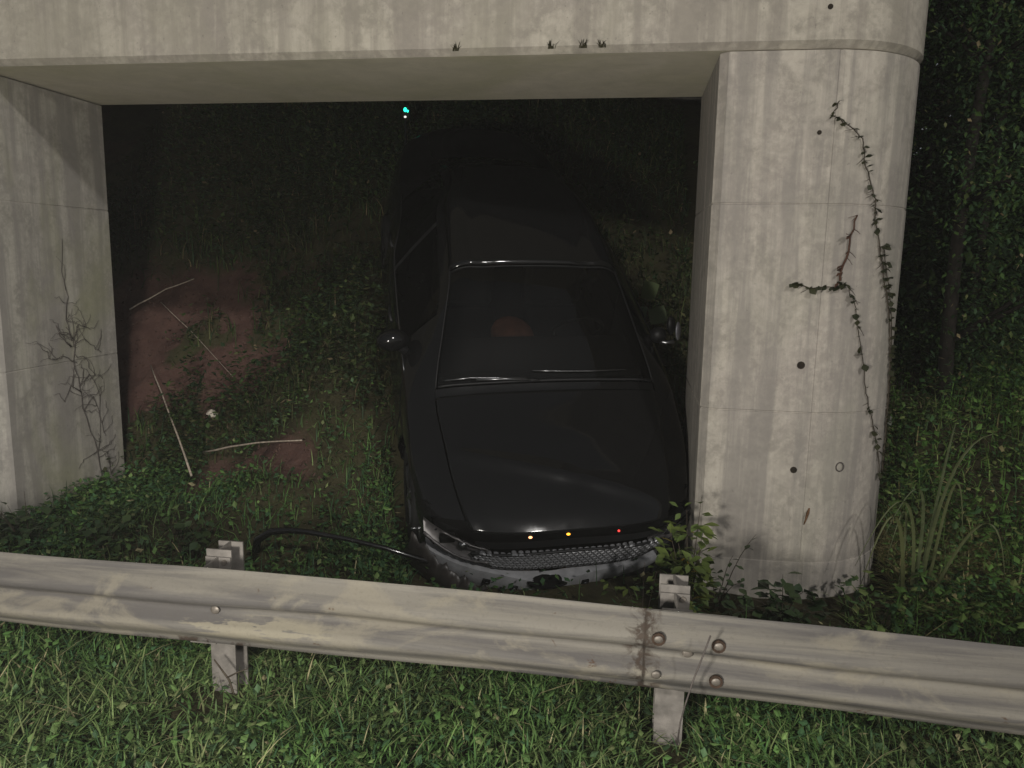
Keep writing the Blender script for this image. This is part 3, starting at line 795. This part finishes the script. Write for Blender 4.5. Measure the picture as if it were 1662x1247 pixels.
field('verge_grass', [
    ('b', 70000, (-3.6, 3.4, -3.2, -.5), patch, (.05, .12), (.005, .012), (3, 4, 3, 2, 1.4, .25), .9),
    ('b', 5000, (-3.6, 3.4, -3.2, -.5), None, (.09, .20), (.004, .008), (1, 2, 3, 1, 2, 1.0), .95),
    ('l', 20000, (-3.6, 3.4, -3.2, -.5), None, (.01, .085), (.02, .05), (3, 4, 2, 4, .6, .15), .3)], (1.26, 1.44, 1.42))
field('bank_weeds', [
    ('b', 16000, (-5.2, 1.1, -.5, 1.1), lambda x, y: bare(x, y), (.06, .20), (.005, .010), (3, 3, 1.5, 4, 1, .25), .8),
    ('l', 26000, (-5.2, 1.1, -.6, 1.4), lambda x, y: bare(x, y), (.02, .16), (.025, .06), (3, 2, 1, 5, .5, .1), .3)], (1.35, 1.5, 1.5))  # tint brightened to offset the rail's shadow on the lower bank
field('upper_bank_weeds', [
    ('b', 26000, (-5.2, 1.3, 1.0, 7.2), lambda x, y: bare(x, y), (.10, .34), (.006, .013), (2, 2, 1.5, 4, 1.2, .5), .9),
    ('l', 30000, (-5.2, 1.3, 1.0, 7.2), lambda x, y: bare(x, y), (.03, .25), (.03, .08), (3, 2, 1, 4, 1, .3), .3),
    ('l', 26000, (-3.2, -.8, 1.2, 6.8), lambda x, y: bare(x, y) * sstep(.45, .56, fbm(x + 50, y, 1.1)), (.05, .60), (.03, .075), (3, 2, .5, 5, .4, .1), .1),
    ('l', 9000, (-4.8, -3.0, 2.6, 6.8), lambda x, y: sstep(.40, .56, fbm(x + 50, y, 1.1)), (.02, .40), (.03, .075), (3, 2, .5, 5, .4, .1), .1)], (.75, .72, .75))  # tint darkened because less light reaches the upper slope
field('roadside_weeds', [
    ('b', 16000, (1.9, 6.5, -.6, 4.5), patch, (.08, .32), (.006, .012), (3, 4, 2.5, 3, 1.4, .6), .8),
    ('l', 34000, (1.9, 6.5, -.6, 4.5), patch, (.02, .26), (.03, .075), (3, 4, 2, 4, .8, .2), .3),
    ('b', 6000, (2.25, 3.0, -.15, .9), None, (.06, .15), (.005, .010), (0, 0, 0, 0, 1, 5), 1.3)], (1.35, 1.5, 1.25))

# ------------------------------------------------------------------ plants with single leaves
def leaf_mesh(name, mat, L=1.0, W=.55):
    vs = [(0, 0, 0), (.3 * W, .28 * L, .05), (.5 * W, .52 * L, .06), (.28 * W, .8 * L, .02), (0, L, -.06), (-.28 * W, .8 * L, .02), (-.5 * W, .52 * L, .06), (-.3 * W, .28 * L, .05), (0, .3 * L, 0), (0, .55 * L, 0), (0, .8 * L, -.02)]
    fs = [(0, 1, 8), (0, 8, 7), (1, 2, 9, 8), (8, 9, 6, 7), (2, 3, 10, 9), (9, 10, 5, 6), (3, 4, 10), (10, 4, 5)]
    me = bpy.data.meshes.new(name); me.from_pydata(vs, [], fs); me.materials.append(mat); me.shade_smooth(); return me
def put_leaf(me, par, base, direction, size, roll=0.0, wide=1.0):
    d = Vector(direction).normalized(); q = d.to_track_quat('Y', 'Z') @ Matrix.Rotation(roll, 4, 'Y').to_quaternion()
    o = link('leaf', me, par); o.matrix_local = Matrix.Translation(base) @ q.to_matrix().to_4x4() @ Matrix.Diagonal((size * wide, size, size, 1)); return o
def plant(name, label, cat, base, stems, leafme, size, nleaf, spread=.5, stem_r=.005, stem_mat=None, alt=None, droop=.2, group=None, top_only=0.0):
    """stems: list of polylines in world coordinates"""
    t = thing(name, label, cat, base, group); B = Vector(base)
    for pl in stems:
        pl = [Vector(p) - B for p in pl]
        m = MB(); m.tube(pl, [stem_r * (1 - .7 * i / (len(pl) - 1)) for i in range(len(pl))], 5); m.build('stem', stem_mat or M_stem, t, 180)
        for i in range(nleaf):
            f = top_only + (1 - top_only) * random.random(); s = f * (len(pl) - 1); j = min(int(s), len(pl) - 2); p = pl[j].lerp(pl[j + 1], s - j)
            a = random.uniform(0, 6.28); d = Vector((math.cos(a) * 1, math.sin(a) * 1, random.uniform(-.5, .8) - droop)); d.normalize()
            p2 = p + d * random.uniform(0, spread) * (1.05 - .5 * f)
            me_ = alt if (alt and random.random() < .04) else leafme
            put_leaf(me_, t, p2, d + Vector((0, 0, random.uniform(-.4, .3))), random.uniform(*size), random.uniform(-.6, .6))
    return t
def arc_stem(b, tip, n=6, bow=.1):
    b, tip = Vector(b), Vector(tip); out = []
    for i in range(n):
        t = i / (n - 1); p = b.lerp(tip, t); p.z += bow * math.sin(math.pi * t); out.append(p)
    return out
LM = leaf_mesh('leaf', M_leaf); LD = leaf_mesh('leaf_dark', M_leafdk, W=.7); LY = leaf_mesh('leaf_yellow', M_leafyel); LI = leaf_mesh('leaf_ivy', M_ivy, W=.8); LP = leaf_mesh('leaf_pale', M_leafpale, W=.95)
gz = lambda x, y: float(terrain(x, y))
bx, by = 1.05, -.45; bz = gz(bx, by)
plant('leafy_bush', 'bright green leafy bush with a yellow leaf between the car nose and the right column', 'bush', (bx, by, bz),
      [arc_stem((bx, by, bz), t_, 6, .04) for t_ in ((1.02, -.42, .80), (1.10, -.36, .86), (1.12, -.40, .72), (.92, -.48, .74), (.98, -.5, .64), (1.10, -.5, .62), (1.03, -.58, .60), (1.14, -.42, .5), (.94, -.45, .58))],
      LM, (.045, .10), 33, .10, .004, None, LY, .1)
plant('low_weed', 'small pale green weed at the car nose left of the right guardrail post', 'weed', (.80, -.75, gz(.80, -.75)),
      [arc_stem((.80, -.75, gz(.80, -.75)), t_, 5, .02) for t_ in ((.80, -.75, .62), (.72, -.8, .52), (.86, -.8, .60), (.62, -.72, .50))], LM, (.03, .06), 14, .05, .003)
sx, sy = 1.55, -.42; sz = gz(sx, sy)
plant('broadleaf_shrub', 'low dark green shrub with broad leaves against the foot of the right column', 'shrub', (sx, sy, sz),
      [arc_stem((sx, sy, sz), t_, 6, .05) for t_ in ((1.54, -.40, .47), (1.45, -.45, .42), (1.64, -.45, .40), (1.36, -.45, .34), (1.74, -.42, .33), (1.30, -.5, .28), (1.84, -.4, .27), (1.5, -.6, .33), (1.62, -.62, .30))],
      LD, (.05, .10), 16, .05, .004, None, None, .0)
plant('sprawling_weed', 'trailing weed with small leaves at the left foot of the right column', 'weed', (1.22, -.30, gz(1.22, -.3)),
      [arc_stem((1.22, -.30, gz(1.22, -.3)), t_, 6, .06) for t_ in ((1.30, -.25, .50), (1.16, -.3, .42), (1.36, -.3, .36), (1.42, -.22, .62), (1.25, -.25, .30))], LD, (.03, .055), 9, .04, .0035)
for i, (wx, wy, lab) in enumerate(((-3.28, -.35, 'leafy weed standing at the left frame edge below the left column'), (-2.92, -.45, 'tallest leafy weed in front of the left column foot'), (-2.45, -.40, 'leafy weed at the inner corner of the left column foot'), (-2.05, -.25, 'low leafy weed right of the left column foot'))):
    zb = gz(wx, wy)
    plant('leafy_weed', lab, 'weed', (wx, wy, zb), [arc_stem((wx, wy, zb), (wx + random.uniform(-.25, .25), wy + random.uniform(-.15, .15), zb + random.uniform(.15, .30) * (1.25 if i == 1 else 1)), 5, .03) for _ in range(9)], LD, (.04, .085), 9, .05, .0035, group='leafy weeds by the left column')

# pale large leaves behind the smashed mirror
zb = gz(1.02, 2.2)
t = thing('pale_broad_leaf_plant', 'pale green plant with two large lobed leaves behind the smashed mirror', 'plant', (.98, 2.35, gz(.98, 2.35)))
Bp = Vector((.98, 2.35, gz(.98, 2.35)))
m = MB(); LZ = 1.60 - t.location.z; m.tube([(0, 0, -.05), (-.02, -.05, LZ * .5), (-.16, -.06, LZ + .15)], .007, 6); m.build('stem', M_stem, t, 180)
for (dx, dz, rot, s) in ((-.17, .20, .5, .20), (-.10, .10, -.7, .19), (-.26, .12, 1.2, .17), (-.12, .02, 2.4, .14)):
    put_leaf(LP, t, Vector((dx - .05, -.08, dz + LZ)), Vector((math.cos(rot) * .8, -.25, math.sin(rot) * .8 + .2)), s, 1.2, 1.1)

# long arching grass blades right of the column
t = thing('tall_grass_clump', 'clump of long arching grass blades beside the outer edge of the right column', 'grass clump', (2.30, .05, gz(2.30, .05)))
Bp = t.location.copy()
def long_blade(pts, w):
    pts = [Vector(p) - Bp for p in pts]; P = []
    for i, p in enumerate(pts):
        k_ = 1 - (i / (len(pts) - 1)) ** 2 * .9; P.append([p + Vector((w * k_, 0, 0)) * .5, p + Vector((0, .004, -.004)), p - Vector((w * k_, 0, 0)) * .5])
    m = MB().grid(P); m.build('blade', M_blade, t, 180)
for base, mid, tip, w in (((2.30, .0, .1), (2.17, -.12, .74), (2.01, -.14, .30), .022), ((2.34, .0, .1), (2.22, -.12, .82), (1.975, -.15, .45), .020), ((2.36, .05, .1), (2.32, -.05, .86), (2.12, -.12, .62), .02),
                          ((2.4, .1, .1), (2.42, -.05, 1.0), (2.44, -.1, 1.28), .018), ((2.42, .1, .1), (2.50, -.08, 1.10), (2.86, -.1, 1.12), .02), ((2.4, .0, .1), (2.62, -.1, .72), (2.75, -.15, .42), .02), ((2.45, .1, .1), (2.5, .0, .9), (2.58, .0, .55), .018), ((2.3, .1, .1), (2.3, .1, .7), (2.2, .05, .4), .016)):
    b, md, tp = Vector(base), Vector(mid), Vector(tip); c2 = md * 2 - (b + tp) * .5
    long_blade([b * (1 - s) ** 2 + c2 * 2 * s * (1 - s) + tp * s * s for s in [i / 14 for i in range(15)]], w)

# ivy vine on right column
def on_face(p, d=.008):
    x, y, z = p; r = T / 2; xc = XO - r
    if x > xc:
        n = Vector((x - xc, y - r, 0)).normalized(); return Vector((xc, r, z)) + n * (r + d), n
    return Vector((x, -d, z)), Vector((0, -1, 0))
def vine(name, label, paths, leafme, nl, size, stem_r, mat, cat='vine', side=0):
    B = on_face(paths[0][0])[0]; t = thing(name, label, cat, B)
    for pl in paths:
        q = []
        for a, b in zip(pl[:-1], pl[1:]):
            for s in range(4):
                p = Vector(a).lerp(Vector(b), s / 4); p.x += random.uniform(-.008, .008); p.z += random.uniform(-.006, .006); q.append(on_face(p))
        q.append(on_face(pl[-1]))
        m = MB(); m.tube([p - B for p, n in q], [stem_r * (.5 + .5 * i / len(q)) for i in range(len(q))], 5); m.build('stem', mat, t, 180)
        m = MB()
        for i in range(len(q) // 2):        # clinging rootlets and torn side shoots
            p, n = random.choice(q); tang = n.cross(Vector((0, 0, 1))); L = random.uniform(.015, .07); sg = random.choice((-1, 1))
            e = p + tang * sg * L * .8 + Vector((0, 0, random.uniform(-1, .3) * L)); e = on_face(e, .006)[0]
            m.tube([p - B, (p.lerp(e, .5) + n * .006) - B, e - B], [.0022, .0016, .001], 3)
        m.build('rootlets', mat, t, 180)['kind'] = 'stuff'
        for i in range(nl):
            p, n = random.choice(q); tang = n.cross(Vector((0, 0, 1)))
            d = tang * random.uniform(.2, 1) * (-1 if random.random() < .3 else 1) + n * random.uniform(.15, .6) + Vector((0, 0, random.uniform(-.9, .3)))
            put_leaf(leafme, t, p - B + n * .004, d, random.uniform(*size), random.uniform(-.8, .8))
    return t
v1 = [(1.72, 0, 2.961), (1.701, 0, 2.889), (1.813, .018, 2.822), (1.871, .036, 2.754), (1.887, .042, 2.659), (1.934, .062, 2.539), (1.974, .084, 2.443), (1.977, .085, 2.344), (2.019, .112, 2.212), (2.068, .151, 2.043), (2.128, .21, 1.869), (2.175, .27, 1.648), (2.195, .31, 1.451), (2.21, .34, 1.262), (2.22, .36, 1.109), (2.225, .36, .875)]
v1b = [(p[0] + .03, p[1] + .02, p[2]) for p in v1[8:]]
vine('climbing_vine', 'thin green climbing vine running down the rounded outer edge of the right column', [v1, v1b], LI, 120, (.010, .045), .005, M_stem)
v2 = [(1.842, .026, 2.001), (1.897, .046, 1.907), (1.928, .059, 1.77), (1.988, .092, 1.56), (2.011, .107, 1.417), (2.048, .134, 1.307), (2.092, .173, 1.192), (2.15, .24, 1.028), (2.20, .31, .834)]
v2b = [(1.842, .026, 2.001), (1.784, .012, 1.99), (1.669, 0, 1.977), (1.56, 0, 2.0)]
vine('creeping_vine', 'sparse dark vine with a sideways shoot crossing the middle of the right column', [v2, v2b], LI, 36, (.012, .055), .004, M_stem)
vine('dead_vine_stem', 'short rust red dry stem clinging to the right column above the dark vine', [[(1.864, .033, 2.373), (1.843, .026, 2.224), (1.811, .018, 2.074), (1.807, .017, 2.02)]], leaf_mesh('leaf_rust', M_redstem, W=.4), 7, (.03, .07), .008, M_redstem)
# dead creeper on inner face of the left column
t = thing('dead_creeper', 'bare grey creeper twigs clinging to the inner face of the left column', 'vine', (XL + .006, .70, .45)); Bp = t.location.copy()
lines = [[(.90, .22), (.87, .55), (.76, .85), (.71, 1.1), (.67, 1.3), (.70, 1.45), (.62, 1.56)], [(.70, 1.28), (.58, 1.36), (.45, 1.33), (.39, 1.41)], [(.68, 1.42), (.80, 1.46), (.90, 1.38), (.98, 1.33)],
         [(.67, 1.45), (.62, 1.62), (.66, 1.78), (.61, 1.97), (.64, 2.2)], [(.74, .9), (.86, 1.0), (.92, .82), (.97, .66)], [(.71, 1.1), (.84, 1.17), (.93, 1.0), (.90, .62)], [(.87, .5), (.97, .52), (1.0, .34)],
         [(.68, 1.35), (.80, 1.30), (.86, 1.2), (.98, 1.12)], [(.72, 1.05), (.62, 1.12), (.55, 1.02)], [(.70, 1.48), (.76, 1.58), (.88, 1.52)], [(.66, 1.40), (.55, 1.50), (.52, 1.58)]]
def twig(pl, r, n=3):
    q = []
    for a_, b_ in zip(pl[:-1], pl[1:]):
        for s_ in (0, .34, .67): q.append((a_[0] + (b_[0] - a_[0]) * s_ + random.uniform(-.012, .012), a_[1] + (b_[1] - a_[1]) * s_ + random.uniform(-.012, .012)))
    q.append(pl[-1]); P3 = [Vector((XL + .007 + random.uniform(0, .006), y, z)) - Bp for y, z in q]
    m = MB(); m.tube(P3, [r * (1 - .6 * i / len(P3)) for i in range(len(P3))], 4); m.build('twig', M_twig, t, 180)
    for _ in range(n):
        y, z = random.choice(q); a_ = random.uniform(-.6, 3.7); L = random.uniform(.06, .17)
        e = (y + math.cos(a_) * L, z + math.sin(a_) * L); e2 = (e[0] + math.cos(a_ + .7) * L * .6, e[1] + math.sin(a_ + .7) * L * .6)
        twig([(y, z), e, e2], r * .6, 0)
for i, pl in enumerate(lines): twig(pl, .0045 if i == 0 else .003, 9 if i == 0 else 6)
for i in range(11):
    put_leaf(LI, t, Vector((.012, random.uniform(.13, .24), random.uniform(-.28, .05))), Vector((.4, random.uniform(-1, 1), random.uniform(-.8, .3))), random.uniform(.04, .06), 0.4)

# fallen sticks and litter on the bank
def stick(label, a, b, r, sag=.02, lift=.05, group=None):
    a = Vector((a[0], a[1], gz(a[0], a[1]) + lift)); b = Vector((b[0], b[1], gz(b[0], b[1]) + lift)); pts = []
    for i in range(8):
        s = i / 7; p = a.lerp(b, s); p += Vector((random.uniform(-.006, .006), 0, math.sin(s * math.pi) * sag + random.uniform(-.005, .005))); pts.append(p)
    m = MB(); m.tube([p - a for p in pts], [r * (1 - .4 * i / 7) for i in range(8)], 6); o = m.build('fallen_stick', M_stick, None, 180); o.location = a
    return tag(o, label, 'stick', group)
stick('bleached stick leaning up the clay bank nearest the left column', (-2.639, .882), (-3.633, 1.92), .009, .03, .09)
stick('pale straight stick lying across the foot of the clay bank', (-2.79, 1.31), (-1.709, .846), .009, .02, .09)
stick('long thin dark stick slanting down the middle of the clay scar', (-3.921, 2.563), (-2.819, 1.92), .004, .02, .07)
stick('pale stick high on the bank beside the left column edge', (-4.178, 2.442), (-3.623, 2.679), .008, .02, .14)
m = MB(); P = [[(x * .075, y * .05, .02 * math.sin(x * 3 + y * 2)) for y in np.linspace(-1, 1, 5)] for x in np.linspace(-1, 1, 6)]
P = [[(a * .6, b * .6, c) for a, b, c in r] for r in P]
o = m.grid(P).build('paper_scrap', M_paper, None, 180); o.location = (-2.84, 1.56, gz(-2.84, 1.56) + .10); o.rotation_euler = (.8, .2, .4); solid(o, .002)
tag(o, 'crumpled pale scrap lying in weeds on the bank above the crossing sticks', 'litter')
# thin dry twig hanging over rail joint and dark sprout at the left post
m = MB(); m.tube([(.99, -1.965, .86), (.965, -1.975, .78), (.94, -1.98, .70), (.92, -1.985, .62), (.905, -1.98, .54), (.90, -1.96, .44)], .003, 5)
tag(m.build('dry_twig', M_twig, None, 180), 'thin dry twig draped over the guardrail joint', 'twig')
zt = gz(-.9, -1.72); m = MB(); m.tube([(-.86, -1.74, zt), (-.90, -1.73, zt + .12), (-.97, -1.72, zt + .20)], [.006, .005, .003], 5); m.tube([(-.91, -1.73, zt + .13), (-.86, -1.73, zt + .16), (-.82, -1.72, zt + .175)], [.004, .003, .002], 5)
tag(m.build('dark_sprout', M_stem, None, 180), 'dark bent sprout growing in front of the left guardrail post', 'sprout')

# small lit green marker on top of the bank
t = thing('green_marker_light', 'tiny lit green light on a stake just under the beam above the car tail', 'light', (-1.832, 4.0, gz(-1.832, 4.0)))
dz = 3.665 - t.location.z
m = MB(); m.tube([(0, 0, -.2), (0, 0, dz - .05)], .015, 8); m.build('stake', M_black, t, 180)
m = MB(); m.box(-.03, .045, .0, .05, dz - .06, dz + .065); m.build('housing', M_black, t)
m = MB(); m.ball((0, -.01, dz + .035), .019, .010, .024, 10, 6); m.ball((.028, -.01, dz + .02), .012, .010, .014, 8, 6); m.build('green_lens', M_green, t, 180)
m = MB(); m.ball((0, -.01, dz - .04), .015, .010, .012, 10, 6); m.build('white_lens', M_white, t, 180)

# ------------------------------------------------------------------ trees and brush right of the pier
def tree(label, base, h, r, nleaf, lean=(0, 0), crown_z=.5, tint_w=(3, 1, .3, 6, .3, .1), ls=(.022, .06)):
    bx, by = base; z0 = gz(bx, by); t = thing('tree', label, 'tree', (bx, by, z0 - .1), 'trees and brush right of the pier')
    m = MB(); tops = []
    tp = [Vector((lean[0] * s * s + .06 * math.sin(s * 5 + bx), lean[1] * s * s + .05 * math.cos(s * 4 + by), h * s)) for s in [i / 10 for i in range(11)]]
    m.tube(tp, [.06 * h / 5 * (1 - .75 * i / 10) for i in range(11)], 8)
    for i in range(16):
        s = random.uniform(.04, .95); j = int(s * 10); p = tp[j]; a = random.uniform(0, 6.28); L = r * random.uniform(.5, 1.0) * (1.2 - .6 * s)
        e = p + Vector((math.cos(a) * L, math.sin(a) * L, L * random.uniform(.0, .6))); mid = p.lerp(e, .5) + Vector((0, 0, .12 * L))
        m.tube([p, mid, e], [.022 * h / 5, .014 * h / 5, .005], 5); tops += [mid, e, e.lerp(mid, .5), p.lerp(mid, .4)]
    m.build('trunk', M_bark, t, 180); nleaf = int(nleaf * 1.7)
    C_ = np.array([tuple(p) for p in tops]); C_ = C_[C_[:, 2] > h * .0]
    # leaf clumps hung on the limbs
    k_ = rng.integers(0, len(C_), nleaf); P = C_[k_] + rng.normal(0, 1, (nleaf, 3)) * np.array([.28, .28, .24]) * (r / 1.4)
    P = P[P[:, 2] > .15]; n_ = len(P)
    V, F, Cc = merge([leaves(P, rng.uniform(ls[0], ls[1], n_), rng.normal(-.3, .5, n_), rng.uniform(0, 6.28, n_), tints(n_, tint_w) * 1.15)])
    o = link('crown', np_mesh('crown', V, F, Cc, M_veg), t); return t
tree('dense vine hung tree close behind the right column top', (3.4, 2.6), 5.6, 1.5, 15000, (.2, -.2))
tree('leafy tree at the right frame edge beside the pier', (5.1, 2.9), 5.8, 1.7, 15000, (-.3, -.2))
tree('slender bare trunked tree in the gap right of the pier', (4.0, 3.6), 5.0, .9, 3000, (.2, 0), ls=(.04, .09))
tree('bushy tree farther back in the woods right of the pier', (5.9, 5.6), 6.5, 2.0, 13000)
tree('dark tree behind the slender trunk in the woods', (4.3, 6.0), 6.5, 1.9, 13000)
tree('dark tree hidden deeper behind the bridge pier end', (2.9, 5.4), 6.0, 1.5, 7000)
tree('tall tree at the far right back of the woods', (8.2, 5.0), 7.5, 2.4, 13000)
def wood(name, n, box, zr, ls):
    P = np.stack([rng.uniform(box[0], box[1], n), rng.uniform(box[2], box[3], n), np.zeros(n)], 1)
    z0 = terrain(P[:, 0], P[:, 1]); P[:, 2] = z0 + rng.uniform(0, 1, n) * zr * (.75 + .5 * fbm(P[:, 0], P[:, 1], .8)); 
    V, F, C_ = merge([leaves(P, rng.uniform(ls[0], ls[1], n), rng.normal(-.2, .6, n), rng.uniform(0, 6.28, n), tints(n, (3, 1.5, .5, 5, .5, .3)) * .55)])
    o = link(name, np_mesh(name, V, F, C_, M_veg)); o['kind'] = 'stuff'
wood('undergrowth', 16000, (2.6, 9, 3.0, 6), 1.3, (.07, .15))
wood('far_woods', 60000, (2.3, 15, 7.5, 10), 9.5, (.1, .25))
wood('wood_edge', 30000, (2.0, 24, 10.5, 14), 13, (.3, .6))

# little tufts rooted along the lower front edge of the beam
for i, (x, lab) in enumerate(((-.353, 'tiny dry tuft on the beam edge left of the middle of the opening'), (.19, 'tiny tuft on the beam edge right of the car roof'), (.36, 'tallest tiny tuft on the beam edge near the right column'), (.47, 'rightmost tiny tuft on the beam edge near the right column'))):
    n_ = 14; P = np.zeros((n_, 3)); P[:, 0] = rng.normal(0, .012, n_); P[:, 1] = -.012
    V, F, C_ = merge([blades(P, rng.uniform(.025, .06, n_), rng.uniform(.004, .008, n_), rng.uniform(3.4, 6.0, n_), rng.uniform(.2, 1.2, n_), np.tile([[.05, .045, .025]], (n_, 1)))])
    o = link('edge_tuft', np_mesh('edge_tuft', V, F, C_, M_veg)); o.location = (x, 0, ZS + .02); tag(o, lab, 'tuft', 'tufts on the beam edge')

# clods and small stones lying on the bare clay
n_ = 9000; x = rng.uniform(-4.4, -1.4, n_); y = rng.uniform(.5, 4.5, n_); ok = rng.random(n_) < claymask(x, y) * .6; x, y = x[ok], y[ok]; n_ = len(x)
P = np.stack([x, y, terrain(x, y)], 1); r_ = rng.uniform(.006, .028, n_) * rng.uniform(.5, 1, n_)
D_ = np.array([[1, 0, 0], [0, 1, 0], [-1, 0, 0], [0, -1, 0], [0, 0, 1], [0, 0, -1.]])
V = P[:, None, :] + D_[None] * r_[:, None, None] * rng.uniform(.6, 1.3, (n_, 6, 1)) + rng.normal(0, .002, (n_, 6, 3))
F = (np.arange(n_) * 6)[:, None, None] + np.array([[0, 1, 4], [1, 2, 4], [2, 3, 4], [3, 0, 4], [1, 0, 5], [2, 1, 5], [3, 2, 5], [0, 3, 5]])[None]
o = link('clay_clods', np_mesh('clay_clods', V.reshape(-1, 3), [F.reshape(-1, 3)], None, simple('clay_clod', (.075, .045, .036), .95, 0, .1, .4, 8))); o['kind'] = 'stuff'

# thin haze volume added to lift the dark shadows
m = MB(); m.box(-360, 360, -75, 610, -1.2, 26)
k = bpy.data.materials.new('shadow_lift_haze'); k.use_nodes = True; k.node_tree.nodes.clear()
pv = k.node_tree.nodes.new('ShaderNodeVolumePrincipled'); pv.inputs['Color'].default_value = (.9, .9, .88, 1); pv.inputs['Density'].default_value = .0016
mo_ = k.node_tree.nodes.new('ShaderNodeOutputMaterial'); k.node_tree.links.new(pv.outputs[0], mo_.inputs['Volume'])
o = m.build('shadow_lift_haze', k); o['kind'] = 'stuff'
